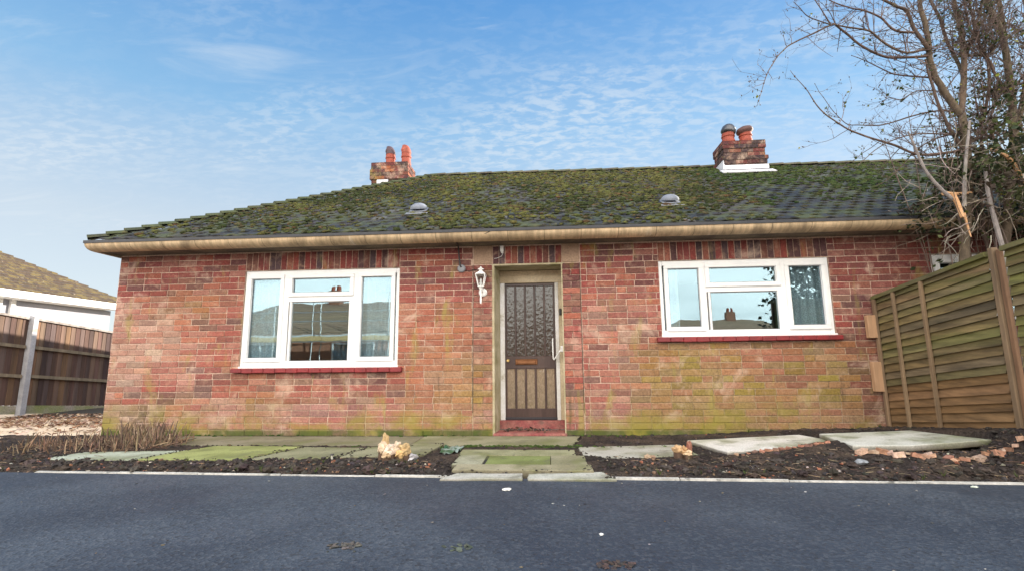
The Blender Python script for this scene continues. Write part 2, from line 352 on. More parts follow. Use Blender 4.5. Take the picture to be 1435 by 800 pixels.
w = bpy.data.worlds.new('World'); scene.world = w; w.use_nodes = True; t = NT(w.node_tree)
out = t.n('ShaderNodeOutputWorld'); bg = t.n('ShaderNodeBackground'); bg.inputs['Strength'].default_value = .12
sky = t.n('ShaderNodeTexSky'); sky.sky_type = 'NISHITA'; sky.sun_disc = False; sky.sun_elevation = R(EL); sky.sun_rotation = R(AZ)
sky.air_density = 1.0; sky.dust_density = .15; sky.ozone_density = 2.0; sky.altitude = 50
tc = t.n('ShaderNodeTexCoord').outputs['Generated']; sp = t.n('ShaderNodeSeparateXYZ'); t.l(tc, sp.inputs[0])
den = t.math('ADD', t.math('MAXIMUM', sp.outputs[2], 0.0), .10)
cv = t.n('ShaderNodeCombineXYZ'); t.l(t.math('DIVIDE', sp.outputs[0], den), cv.inputs[0]); t.l(t.math('DIVIDE', sp.outputs[1], den), cv.inputs[1])
plane = cv.outputs[0]
cover = t.ramp(t.noise(t.scale(plane, (.42, .80, 1)), 1.0, 5, .55, .5), .38, .66)
ripple = t.ramp(t.noise(t.scale(plane, (7.0, 12.0, 1)), 2.4, 4, .6, .35), .40, .64)
wisp = t.ramp(t.noise(t.scale(plane, (.8, 2.6, 1)), 1.3, 7, .62, .9), .52, .76)
cl = t.math('MULTIPLY', cover, t.math('ADD', t.math('MULTIPLY', ripple, .56), .15))
band = t.math('MULTIPLY', t.ramp(sp.outputs[2], .64, .46, 0, 1), t.ramp(sp.outputs[2], .14, .28, 0, 1))
cl = t.math('MULTIPLY', cl, t.math('ADD', t.math('MULTIPLY', band, .85), .15))
cl = t.math('MAXIMUM', cl, t.math('MULTIPLY', wisp, .50))
haze = t.ramp(sp.outputs[2], .04, .42, 1, 0)
c = sky.outputs[0]
gr = t.n('ShaderNodeValToRGB'); t.l(sp.outputs[2], gr.inputs[0]); el = gr.color_ramp.elements
el[0].position = .06; el[0].color = (2.65, 2.85, 3.0, 1); el[1].position = .66; el[1].color = (.28, 1.12, 2.6, 1)
for p_, k_ in ((.24, (2.35, 2.65, 2.9, 1)), (.44, (1.0, 1.95, 3.0, 1))): e_ = el.new(p_); e_.color = k_
c = t.mix(.82, c, gr.outputs[0])
c = t.mix(cl, c, (2.9, 3.15, 3.35))
c = t.mix(1.0, c, (2.9, 3.25, 3.5), 'DARKEN')
# bright glow added to the unseen sky behind the camera, lighting the house front
fill_sky = t.ramp(t.math('MULTIPLY', sp.outputs[1], -1.0), -.05, .55)
fill_sky = t.math('MULTIPLY', fill_sky, t.ramp(t.noise(t.scale(plane, (.6, .6, 1)), 1.2, 5, .55), .25, .6, .65, 1))
c = t.mix(fill_sky, c, (15.5, 14.7, 13.4))
t.l(c, bg.inputs['Color']); t.l(bg.outputs[0], out.inputs[0])

scene.view_settings.view_transform = 'Standard'; scene.view_settings.look = 'None'; scene.view_settings.gamma = 1.0; scene.view_settings.exposure = 1.22
scene.view_settings.use_curve_mapping = False
scene.render.engine = 'CYCLES'; scene.cycles.use_denoising = True; scene.cycles.max_bounces = 8; scene.cycles.transparent_max_bounces = 24

# ------------------------------------------------------------------ ground
def edge_y(x): return -2.19 - .022 * x                    # line where the road meets the front bed
def soil_z(x, y):
    s = .78 * sstep(1.3, 3.4, x) + .22 * sstep(3.6, 4.06, x)
    e = sstep(edge_y(x), edge_y(x) + lerp(1.0, .42, sstep(3.5, 4.06, x)), y)
    far = 1.0 if y < .3 else 1.0
    h = s * (.10 - .118 * max(y, -1.75)) * e * far
    h += .012 * sstep(edge_y(x), edge_y(x) + .12, y)
    return h
g = MB(); S = 900
g.add([(-S, -S, -.05), (S, -S, -.05), (S, S, -.05), (-S, S, -.05)], [(0, 1, 2, 3)])
kind(g.build('ground', M['earth'], loc=(0, 0, -.05)), 'structure')
g = MB(); xs = [-60, -14, -8, -4, 0, 4, 8, 14, 60]
for i in range(len(xs) - 1):
    a, b = xs[i], xs[i + 1]
    g.add([(a, -8.6, 0), (b, -8.6, 0), (b, edge_y(max(-14, min(14, b))), 0), (a, edge_y(max(-14, min(14, a))), 0)], [(0, 1, 2, 3)])
kind(g.build('road', M['asphalt'], loc=(0, -4, 0)), 'structure')
g = MB(); g.box(-60, 60, -10.6, -8.62, -.04, .10); kind(g.build('pavement', M['pavement'], loc=(0, -9.6, 0)), 'structure')
g = MB(); g.box(-60, 60, -26, -10.62, -.04, .08); kind(g.build('forecourt', M['pavement'], loc=(0, -15, 0)), 'structure')

def heightfield(name, x0, x1, y0f, y1f, nx, ny, zf, matn, colf):
    b = MB(); vs = []; cs = []
    for j in range(ny + 1):
        for i in range(nx + 1):
            x = lerp(x0, x1, i / nx); y = lerp(y0f(x), y1f(x), j / ny); vs.append((x, y, zf(x, y, j / ny))); cs.append(colf(x, y))
    fs = [(j * (nx + 1) + i, j * (nx + 1) + i + 1, (j + 1) * (nx + 1) + i + 1, (j + 1) * (nx + 1) + i) for j in range(ny) for i in range(nx)]
    b.v = vs; b.c = cs; b.f = fs; b.m = [0] * len(fs)
    return b.build(name, M[matn], loc=(0, 0, 0), smooth=True)
POLYS = []
def inpoly(x, y, P, grow=1.0):
    cx = sum(p[0] for p in P) / len(P); cy = sum(p[1] for p in P) / len(P); x = cx + (x - cx) / grow; y = cy + (y - cy) / grow
    c = False; j = len(P) - 1
    for i in range(len(P)):
        if (P[i][1] > y) != (P[j][1] > y) and x < (P[j][0] - P[i][0]) * (y - P[i][1]) / (P[j][1] - P[i][1]) + P[i][0]: c = not c
        j = i
    return c
SLABS = [
 ([(-5.07, -1.66), (-5.0, -1.30), (-3.94, -1.17), (-4.07, -1.70)], .036), ([(-4.04, -1.69), (-3.92, -1.19), (-3.79, -.90), (-2.75, -.93), (-2.99, -1.67)], .040),
 ([(-2.96, -1.66), (-2.73, -.93), (-2.01, -.98), (-2.09, -1.53)], .036), ([(-2.06, -1.54), (-1.98, -.98), (-1.19, -.76), (-1.25, -1.40)], .044),
 ([(-5.45, -.06), (-5.40, -.80), (.27, -.80), (.40, -.06)], .02), ([(.30, -.86), (1.42, -.70), (1.45, -1.30), (.66, -1.48), (.32, -1.34)], .03),
 ([(1.51, -.66), (1.69, -1.37), (2.91, -1.25), (2.76, -.55)], .085), ([(2.83, -.83), (3.68, -.93), (3.83, -1.70), (3.45, -1.80), (3.12, -1.81), (2.69, -1.64)], .19),
 ([(-.93, -1.06), (-.90, -2.04), (.36, -2.04), (.25, -1.06)], .034), ([(-.95, -2.3), (-.80, -2.05), (.44, -2.0), (.55, -2.3)], .018)]
def soil_full(x, y, t):
    z = soil_raw(x, y, t)
    for P, top in SLABS:
        if inpoly(x, y, P, .985): z = min(z, top - .05)
        elif inpoly(x, y, P, 1.06): z = min(z, top + .004)
    return z
def soil_raw(x, y, t):
    k = sstep(0, .12, t)
    lump = fbm(x, y, 0, 7, 5) * .012 + max(0, fbm(x, y, 3, 22, 3)) * .016
    return soil_z(x, y) - .018 * (1 - k) + k * (.014 + lump)
def soil_col(x, y):
    n = fbm(x, y, 5, 3, 4)
    return mixc((.046, .038, .036), (.095, .072, .058), sstep(-.3, .5, n))
so_ = heightfield('soil_bed', -9.4, 4.05, lambda x: edge_y(x) - .01, lambda x: -.05 if x < .2 else .02, 620, 110, soil_full, 'soil', soil_col)
kind(so_, 'structure')
# drive at the left of the house
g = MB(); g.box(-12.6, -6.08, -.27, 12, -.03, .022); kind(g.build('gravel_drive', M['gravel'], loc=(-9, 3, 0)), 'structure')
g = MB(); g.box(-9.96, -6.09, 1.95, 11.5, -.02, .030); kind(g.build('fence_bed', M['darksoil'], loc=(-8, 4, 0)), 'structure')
g = MB(); g.box(4.2, 16, -2.2, .0, -.03, .10); kind(g.build('garden_ground', M['earth'], loc=(10, -1, 0)), 'structure')

# kerb edging: thin strip between soil and road
KE = [MB(), MB()]; x = -4.66
while x < 4.6:
    L = random.uniform(.75, .95); x2 = min(x + L, 4.6)
    if not (-.93 < (x + x2) / 2 < .55):
        h = .010 + random.uniform(-.006, .005); y0 = edge_y(x) - .006; y1 = edge_y(x2) - .006; d = .034 + random.uniform(-.016, .012)
        g = KE[x > 0]
        g.add([(x + .004, y0, -.03), (x2 - .004, y1, -.03), (x2 - .004, y1 + d, -.03), (x + .004, y0 + d, -.03),
               (x + .004, y0, h), (x2 - .004, y1, h), (x2 - .004, y1 + d, h + .004), (x + .004, y0 + d, h + .004)],
              [(4, 5, 6, 7), (0, 1, 5, 4), (1, 2, 6, 5), (2, 3, 7, 6), (3, 0, 4, 7)])
    x = x2
for g, side in zip(KE, ('left', 'right')): tag(g.build('kerb_edging', M['kerb']), 'thin pale concrete edging strip along the road ' + side + ' of the two kerb slabs', 'kerb edging', 'edging strips along the road')

# ------------------------------------------------------------------ the brick bungalow
house = thing('brick_bungalow', 'single storey red brick bungalow with mossy tiled roof, two white windows and dark brown door', 'bungalow', (0, 0, 0))
Z0, CH, BL = .092, .0822, .253
ZT = 2.492
OPEN = [(-4.18, -1.993, .822, 2.222), (1.459, 3.589, 1.166, 2.224), (-.72, .20, -.2, 2.215), (4.82, 5.95, 1.35, 2.222)]
XL, XR = -6.06, 15.5
def subtract(a, b, cuts):
    seg = [(a, b)]
    for (c, d) in cuts:
        n = []
        for (p, q) in seg:
            if d <= p or c >= q: n.append((p, q)); continue
            if c > p: n.append((p, c))
            if d < q: n.append((d, q))
        seg = n
    return seg
def mortar_col(x, z):
    ol = olive(x, z); pl = pale(x, z)
    c = (.62, .44, .35)
    c = mixc(c, (.58, .46, .37), pl * .6); c = mixc(c, (.33, .25, .13), ol * .85)
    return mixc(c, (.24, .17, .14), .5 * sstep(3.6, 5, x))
def olive(x, z):
    n = .5 + .7 * fbm(x, z, 2, 1.3, 4)
    a = sstep(.75, 1.5, x) * (1 - sstep(.95, 1.35, z)) * (1 - .45 * sstep(3.2, 4.2, x))
    b = math.exp(-((x + 1.05) / .5) ** 2 - ((z - .55) / .55) ** 2) * .9
    d = math.exp(-((x + 3.95) / .33) ** 2 - ((z - .62) / .6) ** 2) * .75
    e = math.exp(-((x + 4.9) / .5) ** 2 - ((z - 1.75) / .25) ** 2) * .6
    return max(0, min(1, max(a, b, d, e) * (.45 + n * .75)))
def pale(x, z):
    n = .5 + .8 * fbm(x, z, 7, 1.6, 4)
    a = math.exp(-((x + 5.5) / .75) ** 2 - ((z - 1.05) / .62) ** 2)
    b = math.exp(-((x - .75) / .5) ** 2 - ((z - .8) / .75) ** 2) * .75
    d = math.exp(-((x + 1.4) / .35) ** 2 - ((z - .85) / .35) ** 2) * .6
    e = (1 - sstep(.35, .6, z)) * .35 + .18
    return max(0, min(1, max(a, b, d, e) * (.35 + n * .85)))
PAL = [((.30, .060, .052), 5), ((.21, .046, .046), 4), ((.095, .042, .046), 3.4), ((.37, .105, .062), 3), ((.37, .16, .125), 2.6), ((.18, .09, .065), 2.4)]
def pick():
    r = random.uniform(0, sum(w for _, w in PAL))
    for c, w_ in PAL:
        r -= w_
        if r <= 0: return c
    return PAL[0][0]
def brick_col(x, z):
    c = pick()
    if x < 3 and z < 1.9: c = mixc(c, (.42, .165, .13), .20 + .2 * fbm(x, z, 9, 1.1, 3))
    if x > -2 and x < -.98 and z < 1.7: c = mixc(c, (.40, .15, .075), .45)
    p = pale(x, z) * random.uniform(.6, 1.15); o = olive(x, z) * random.uniform(.65, 1.1)
    c = mixc(c, random.choice([(.54, .33, .24), (.58, .42, .32), (.50, .25, .18)]), min(1, p * .85))
    c = mixc(c, random.choice([(.33, .23, .085), (.37, .245, .11), (.29, .225, .05), (.34, .18, .09)]), min(1, o * .9))
    if z < .42 and x < 1.2: c = mixc(c, (.34, .155, .145), .40)
    if z < .40 and x > 1.2: c = mixc(c, (.30, .16, .12), .25)
    if x < -5.2 and z < .42: c = mixc(c, (.30, .22, .15), .6)
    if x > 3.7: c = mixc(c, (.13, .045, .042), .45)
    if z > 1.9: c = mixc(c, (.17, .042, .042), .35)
    c = mixc(c, (.085, .055, .035), .85 * math.exp(-((x + 5.48) / .16) ** 2 - ((z - .22) / .2) ** 2))
    if z < Z0: c = mixc(c, (.16, .12, .08), .7)
    return jit(c, .10)
def put_brick(b, x0, x1, z0, z1, col, y=0.0, dep=.03, inset=.0048):
    x0 += inset; x1 -= inset; z0 += inset; z1 -= inset
    y += random.uniform(-.003, .003); k = .004; j = lambda: random.uniform(-.003, .003)
    b.add([(x0, y + dep, z0), (x1, y + dep, z0), (x1, y + dep, z1), (x0, y + dep, z1),
           (x0 + j(), y + k, z0 + j()), (x1 + j(), y + k, z0 + j()), (x1 + j(), y + k, z1 + j()), (x0 + j(), y + k, z1 + j()),
           (x0 + k * 1.5 + j(), y, z0 + k + j()), (x1 - k * 1.5 + j(), y, z0 + k + j()), (x1 - k * 1.5 + j(), y, z1 - k + j()), (x0 + k * 1.5 + j(), y, z1 - k + j())],
          [(8, 9, 10, 11), (4, 5, 9, 8), (5, 6, 10, 9), (6, 7, 11, 10), (7, 4, 8, 11), (0, 1, 5, 4), (1, 2, 6, 5), (2, 3, 7, 6), (3, 0, 4, 7)], col)
# body of the wall behind the bricks = the mortar, cut into strips so that it takes the local colour
wall = MB(); mo = MB()
cx = sorted(set([XL, XR] + [v for o in OPEN for v in o[:2]] + [-.98, .43] + [XL + .4 * i for i in range(1, 26)]))
for a, b in zip(cx[:-1], cx[1:]):
    cuts = [(o[2], o[3]) for o in OPEN if o[0] < (a + b) / 2 < o[1]]
    for (z0, z1) in subtract(-.2, ZT, cuts):
        zs = [z0] + [z for z in [.1 * i for i in range(26)] if z0 < z < z1] + [z1]
        n = len(zs); vs = []; cs = []
        for z in zs:
            for x in (a, b): vs.append((x, .0075, z)); cs.append(mortar_col(x, z))
        o = len(mo.v); mo.v += vs; mo.c += cs
        for i in range(n - 1): mo.f.append((o + 2 * i, o + 2 * i + 1, o + 2 * i + 3, o + 2 * i + 2)); mo.m.append(0)
        mo.box(a, b, .009, .27, z0, z1, (.35, .24, .18))
mo.box(XL, XL + .26, .27, 7.2, -.2, ZT, (.35, .2, .15)); mo.box(XL, XR, 7.2, 7.45, -.2, ZT, (.35, .2, .15)); mo.box(XR - .25, XR, .27, 7.2, -.2, ZT, (.35, .2, .15))
# bricks, row by row
SOLD = [(-4.18, -1.993, 2.222, 2.478), (1.459, 3.589, 2.224, 2.474), (-.72, .20, 2.232, 2.478)]
PAD = [(-.98, -.72, 2.237, ZT), (.20, .44, 2.237, ZT)]
PIER = [(-.99, -.72), (.20, .445)]
for k in range(-2, 30):
    z0 = Z0 + CH * k; z1 = min(z0 + CH, ZT)
    if z1 - z0 < .03: continue
    zc = (z0 + z1) / 2
    cuts = [(o[0], o[1]) for o in OPEN if o[2] - .01 < zc < o[3] + .01] + [(o[0], o[1]) for o in SOLD if o[2] < zc < o[3] + .02] + PIER
    row = MB(); x = XL - (BL / 2 if k % 2 else 0) + random.uniform(-.012, .012) - BL
    while x < XR:
        L = BL if random.random() > .10 else BL / 2
        for (p, q) in subtract(max(x, XL), min(x + L, XR), cuts):
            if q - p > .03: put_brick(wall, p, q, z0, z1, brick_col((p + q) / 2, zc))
        x += L
for (a, b) in PIER:
    for k in range(-2, 30):
        z0 = Z0 + CH * k; z1 = z0 + CH
        if z0 + .02 > 2.237: continue
        z1 = min(z1, 2.237)
        a1, b1 = (a + .008, b) if a < 0 else (a, b - .008)
        sp_ = [(a1, b1)] if k % 2 else [(a1, (a1 + b1) / 2), ((a1 + b1) / 2, b1)]
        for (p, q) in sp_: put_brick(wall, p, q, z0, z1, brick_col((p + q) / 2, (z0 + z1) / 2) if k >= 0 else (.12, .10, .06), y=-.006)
for jx in (-.986, .438): mo.box(jx - .0035, jx + .0035, .0035, .02, .30, 2.23, (.03, .025, .02))
wall.build('wall', M['brick'], house)
mo.build('mortar', M['mortar'], house)
# soldier courses over the openings
for (a, b, z0, z1) in SOLD:
    sb = MB()
    n = max(1, round((b - a) / .0835)); wd = (b - a) / n
    for i in range(n):
        c = random.choice([(.26, .06, .05), (.20, .05, .047), (.10, .048, .05), (.28, .10, .07), (.17, .07, .055), (.09, .055, .062)])
        put_brick(sb, a + wd * i, a + wd * (i + 1), z0 + random.uniform(0, .004), z1, jit(c, .12), y=-.001)
    sb.build('soldier_course', M['brick'], house)
for (a, b, z0, z1) in PAD:
    pb = MB(); pb.bbox(a + .006, b - .006, -.004, .05, z0 + .005, z1, .004)
    pb.build('lintel_end', M['concrete'], house)

# inside: floor, back wall and ceiling of the front rooms
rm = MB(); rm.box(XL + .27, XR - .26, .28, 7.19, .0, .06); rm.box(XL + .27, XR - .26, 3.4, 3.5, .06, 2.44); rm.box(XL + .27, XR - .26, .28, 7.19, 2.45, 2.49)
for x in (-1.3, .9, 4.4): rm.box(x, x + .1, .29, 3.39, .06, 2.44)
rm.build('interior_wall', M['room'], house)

def ring(b, x0, x1, z0, z1, wd, y0, y1, bv=.004):
    b.bbox(x0, x1, y0, y1, z0, z0 + wd, bv); b.bbox(x0, x1, y0, y1, z1 - wd, z1, bv)
    b.bbox(x0, x0 + wd, y0 + .0005, y1 - .0005, z0 + wd, z1 - wd, bv); b.bbox(x1 - wd, x1, y0 + .0005, y1 - .0005, z0 + wd, z1 - wd, bv)
def bead(b, x0, x1, z0, z1, y, wd=.012):
    """sloping glazing bead round a pane"""
    vs = [(x0 - wd, y - .012, z0 - wd), (x1 + wd, y - .012, z0 - wd), (x1 + wd, y - .012, z1 + wd), (x0 - wd, y - .012, z1 + wd),
          (x0, y + .006, z0), (x1, y + .006, z0), (x1, y + .006, z1), (x0, y + .006, z1)]
    b.add(vs, [(0, 1, 5, 4), (1, 2, 6, 5), (2, 3, 7, 6), (3, 0, 4, 7)])
    k = .006; y += .003
    for q in ((x0, x1, z0, z0 + k), (x0, x1, z1 - k, z1), (x0, x0 + k, z0 + k, z1 - k), (x1 - k, x1, z0 + k, z1 - k)): b.box(q[0], q[1], y, y + .004, q[2], q[3], m=1)
def window(parent, x0, x1, z0, z1, cols, label, sillrect, hinge=True):
    """cols: glass columns [(gx0, gx1, [(gz0, gz1, opening?)...])]"""
    f = MB(); fy0, fy1 = .022, .085; e = .046
    f.bbox(x0, x0 + e, fy0, fy1, z0, z1, .005); f.bbox(x1 - e, x1, fy0, fy1, z0, z1, .005)
    f.bbox(x0 + e, x1 - e, fy0 + .001, fy1, z1 - e - .016, z1, .005); f.bbox(x0 + e, x1 - e, fy0 + .001, fy1, z0, z0 + e + .042, .005)
    f.bbox(x0 - .004, x1 + .012, fy0 - .035, fy0 + .01, z0 - .002, z0 + .024, .004)      # bottom drip section
    sashes = []; panes = []
    for i, (a, b, rows) in enumerate(cols):
        if i: 
            pa = cols[i - 1][1]; s0 = .052 if cols[i - 1][2][0][2] else .0
            f.bbox(pa + s0 - .002, a - (.052 if rows[-1][2] else .02) + .002, fy0 + .0006, fy1 - .001, z0 + e, z1 - e, .004)
        for j, (p, q, op) in enumerate(rows):
            if j: f.bbox(a - .05, b + .05, fy0 + .0012, fy1 - .002, rows[j - 1][1] + .004, p - (.052 if op else .02), .004)
            if op:
                s = MB(); ring(s, a - .056, b + .056, p - .056, q + .056, .052, fy0 - .018, fy0 + .03); bead(s, a, b, p, q, fy0 + .012); sashes.append(s)
            else:
                s = f; ring(f, a - .03, b + .03, p - .03, q + .03, .026, fy0 - .003, fy1 - .004); bead(f, a, b, p, q, fy0 + .016)
            g = MB(); yy = fy0 + .021 + .0; g.box(a - .004, b + .004, yy, yy + .006, p - .004, q + .004); panes.append(g)
    fo = f.build('window', [M['pvc'], M['grey']], parent); fo['label'] = label
    for s in sashes: s.build('sash', [M['pvc'], M['grey']], fo)
    for g in panes: g.build('pane', M['glass'], fo)
    if sillrect:
        a, b, p, q = sillrect; s = MB(); n = max(1, round((b - a) / .16)); wd = (b - a) / n
        for i in range(n):
            o = random.uniform(-.003, .003)
            s.bbox(a + wd * i + .0008, a + wd * (i + 1) - .0008, -.062 + o, .03, p + random.uniform(0, .008), q - .0005 * random.random(), .008)
        s.build('sill', M['redtile'], fo)
    return fo
window(house, -4.18, -1.993, .894, 2.222,
       [(-4.083, -3.674, [(1.031, 2.108, True)]), (-3.495, -2.687, [(.986, 1.782, False), (1.913, 2.106, True)]), (-2.514, -2.110, [(1.031, 2.108, True)])],
       'taller white window with three columns of panes over a red sill', (-4.26, -1.92, .826, .893))
window(house, 1.459, 3.589, 1.236, 2.224,
       [(1.580, 1.964, [(1.366, 2.118, True)]), (2.105, 2.935, [(1.320, 1.803, False), (1.927, 2.120, True)]), (3.102, 3.492, [(1.370, 2.120, True)])],
       'shorter white window with three columns of panes over a red sill', (1.385, 3.64, 1.168, 1.235))
window(house, 4.82, 5.95, 1.40, 2.222, [(4.93, 5.30, [(1.52, 2.11, True)]), (5.45, 5.84, [(1.52, 2.11, True)])], 'white window half hidden behind the fence', None)

# recessed porch: reveals, lintel soffit, step
pr = MB()
pr.add([(-.728, -.008, .0), (-.700, -.008, .0), (-.660, .37, .0), (-.728, .37, .0), (-.728, -.008, 2.215), (-.700, -.008, 2.215), (-.660, .37, 2.215), (-.728, .37, 2.215)],
       [(0, 1, 5, 4), (1, 2, 6, 5), (2, 3, 7, 6), (3, 0, 4, 7), (4, 5, 6, 7)])
pr.add([(.19, -.008, .0), (.206, -.008, .0), (.26, .37, .0), (.212, .37, .0), (.19, -.008, 2.215), (.206, -.008, 2.215), (.26, .37, 2.215), (.212, .37, 2.215)],
       [(0, 1, 5, 4), (1, 2, 6, 5), (2, 3, 7, 6), (3, 0, 4, 7), (4, 5, 6, 7)])
pr.bbox(-.735, .235, -.007, .37, 2.212, 2.236, .003)
pr.build('porch_reveal', M['plaster'], house)
st = MB(); st.bbox(-.718, .215, -.045, .40, -.08, .052, .008); st.bbox(-.69, .215, .31, .47, .053, .168, .006); st.build('step', M['step'], house)

# front door
df = MB(); df.bbox(.155, .215, .372, .46, .168, 2.035, .004); df.bbox(-.662, .215, .370, .46, 2.036, 2.137, .004); df.bbox(-.662, .25, .39, .46, 2.138, 2.212, .003)
dfo = df.build('door_frame', M['frame'], house)
jw = MB(); jw.bbox(-.662, -.597, .374, .46, .168, 2.035, .004); jw.bbox(.104, .154, .378, .46, .168, 2.035, .004); jw.build('jamb', M['framewhite'], dfo)
d = MB(); y0, y1 = .402, .446; X0, X1 = -.596, .103
gx = []; wg = .108; gap = (X1 - X0 - .05 - 5 * wg) / 4
for i in range(5): a = X0 + .025 + i * (wg + gap); gx.append((a, a + wg))
d.bbox(X0, X1, y0, y1, .180, .318, .004); d.bbox(X0, X1, y0, y1, .850, 1.022, .004); d.bbox(X0, X1, y0, y1, 1.995, 2.034, .004)
for (z0, z1) in ((.318, .850), (1.022, 1.995)):
    ed = [X0] + [v for p in gx for v in p] + [X1]
    for i in range(0, 12, 2): d.bbox(ed[i], ed[i + 1], y0 + .0006, y1, z0 - .003, z1 + .003, .005)
do = d.build('door', M['door'], house); do['label'] = 'dark brown front door with ten tall narrow glazed slots'
for (z0, z1) in ((.318, .850), (1.022, 1.995)):
    for (a, b) in gx:
        g = MB(); g.box(a - .003, b + .003, .424, .43, z0 - .002, z1 + .002); g.build('pane', M['doorglass' if z0 > .5 else 'doorglasslow'], do)
b = MB(); b.bbox(X0 - .005, X1 + .004, .375, .402, .172, .205, .006); b.build('weatherboard', M['darkwood'], do)
b = MB(); b.bbox(-.455, -.150, .388, .402, .905, .982, .006); b.bbox(-.43, -.175, .380, .389, .918, .966, .004); b.build('letterbox', M['brass'], do)
b = MB(); AY = Matrix.Rotation(R(90), 3, 'X'); b.lathe([(.020, 0), (.022, .012), (.012, .022), (.011, .034), (.018, .042), (.014, .05)], (-.555, .402, .963), 14, AY); b.build('lock', M['gold'], do, smooth=False)

# gutter sweep, roof
prof = [(-.452, 2.566), (-.449, 2.545), (-.436, 2.520), (-.412, 2.497), (-.375, 2.480), (-.325, 2.472), (-.30, 2.474), (-.296, 2.482), (0.004, 2.493)]
gm = MB(); sm = MB(); lp = MB()
GR = XR + .2
seglen = .46
def gx_left(y, yy): return -6.06 - (-yy) * .27
xs = [None]; x = -6.0
cuts_ = []
while x < GR: cuts_.append(x); x += seglen
pts = [('m', 0)] + [('x', c) for c in cuts_[1:]] + [('x', GR)]
for a, b in zip(pts[:-1], pts[1:]):
    vs = []
    for k_, (yy, zz) in enumerate(prof[:8]):
        xa = gx_left(0, yy) if a[0] == 'm' else a[1] + .003; xb = b[1] - .003
        vs += [(xa, yy, zz), (xb, yy, zz)]
    gm.add(vs, [(2 * i + 1, 2 * i, 2 * i + 2, 2 * i + 3) for i in range(7)])
    gm.add([(vs[0][0], -.452, 2.566), (vs[1][0], -.452, 2.566), (vs[1][0], -.40, 2.566), (vs[0][0], -.40, 2.566)], [(0, 1, 2, 3)])
# joints between sections, a little deeper
gm.add([(v, yy + .004, zz + .002) for (yy, zz) in prof[:8] for v in (-5.9, GR)], [(2 * i + 1, 2 * i, 2 * i + 2, 2 * i + 3) for i in range(7)], m=1)
# return along the left end
vs = []
for (yy, zz) in prof[:8]: vs += [(gx_left(0, yy), yy, zz), (gx_left(0, yy), 7.9, zz)]
gm.add(vs, [(2 * i, 2 * i + 1, 2 * i + 3, 2 * i + 2) for i in range(7)])
gm.build('gutter', [M['gutter'], M['soffit']], house, smooth=True)
sm.add([(XL, -.296, 2.482), (GR, -.296, 2.482), (GR, .004, 2.494), (XL, .004, 2.494)], [(0, 1, 2, 3)]); sm.add([(-6.14, -.296, 2.482), (XL, -.296, 2.482), (XL, 7.8, 2.49), (-6.14, 7.8, 2.482)], [(0, 1, 2, 3)])
sm.build('soffit', M['soffit'], house)
lp.box(-6.19, GR, -.462, -.40, 2.567, 2.604); lp.box(-6.19, -6.13, -.40, 7.9, 2.567, 2.604); lp.build('gutter_lining', M['lip'], house)

EY, RY, EZ = -.43, 3.30, 2.605
def ridge_z(x): return 4.825 - max(0, (x + 2.27)) * .0085
def slope_z(x, y):
    return EZ + (y - EY) / (RY - EY) * (ridge_z(x) - EZ)
HX0, HX1 = -6.16, -2.36
def hip_x(y): return HX0 + (y - EY) / (RY - EY) * (HX1 - HX0)
roof = MB()
# underlay so that nothing shows between tiles
roof.add([(HX0, EY, EZ - .03), (GR, EY, EZ - .03), (GR, RY, ridge_z(GR) - .05), (HX1, RY, ridge_z(HX1) - .05)], [(0, 1, 2, 3)], (.03, .03, .03))
roof.add([(HX0, EY, EZ - .03), (HX1, RY, ridge_z(HX1) - .05), (HX0, 2 * RY - EY, EZ - .03)], [(0, 1, 2)], (.05, .05, .045))
roof.add([(GR, 2 * RY - EY, EZ - .03), (HX0, 2 * RY - EY, EZ - .03), (HX1, RY, ridge_z(HX1) - .05), (GR, RY, ridge_z(GR) - .05)], [(0, 1, 2, 3)], (.05, .05, .045))
roof.add([(GR - .001, EY, EZ - .04), (GR - .001, 2 * RY - EY, EZ - .04), (GR - .001, RY, ridge_z(GR) - .06)], [(0, 1, 2)], (.2, .1, .07))
TW, NC = .205, 28
CR = [(0.0, .003), (.34, .0), (.5, .005), (.66, .012), (.82, .012), (.96, .004), (1.0, .003)]
for k in range(NC):
    y0 = lerp(EY, RY, k / NC); y1 = lerp(EY, RY, (k + 1.12) / NC)
    hx = hip_x((y0 + y1) / 2 - .06); n0 = math.floor((hx - (TW / 2 if k % 2 else 0)) / TW)
    x = n0 * TW + (TW / 2 if k % 2 else 0)
    while x < GR:
        if x + TW * .6 > hx:
            zz = random.uniform(-.003, .003); dx = random.uniform(-.004, .004); yj = random.uniform(-.006, .006); tz = random.uniform(-.003, .003)
            vs = []
            for (u, h) in CR:
                px = x + u * TW + dx
                vs.append((px, y0 + yj, slope_z(px, y0) + .020 + h + zz + tz * u)); vs.append((px, y1, slope_z(px, y1) + .008 + h + zz))
            lo = [(v[0], v[1] + .004, v[2] - .013) for v in vs[::2]]
            n = len(CR); fs = [(2 * i, 2 * i + 2, 2 * i + 3, 2 * i + 1) for i in range(n - 1)]
            fs += [(2 * n + i, 2 * n + i + 1, 2 * i + 2, 2 * i) for i in range(n - 1)]
            q = fbm(x, y0, 1, .8, 3)
            c = jit(mixc((.018, .020, .025), (.042, .038, .036), sstep(-.3, .4, q)), .3)
            if random.random() < .02: c = (.09, .09, .09)
            roof.add(vs + lo, fs, c)
        x += TW
ro = roof.build('roof', M['tile'], house)
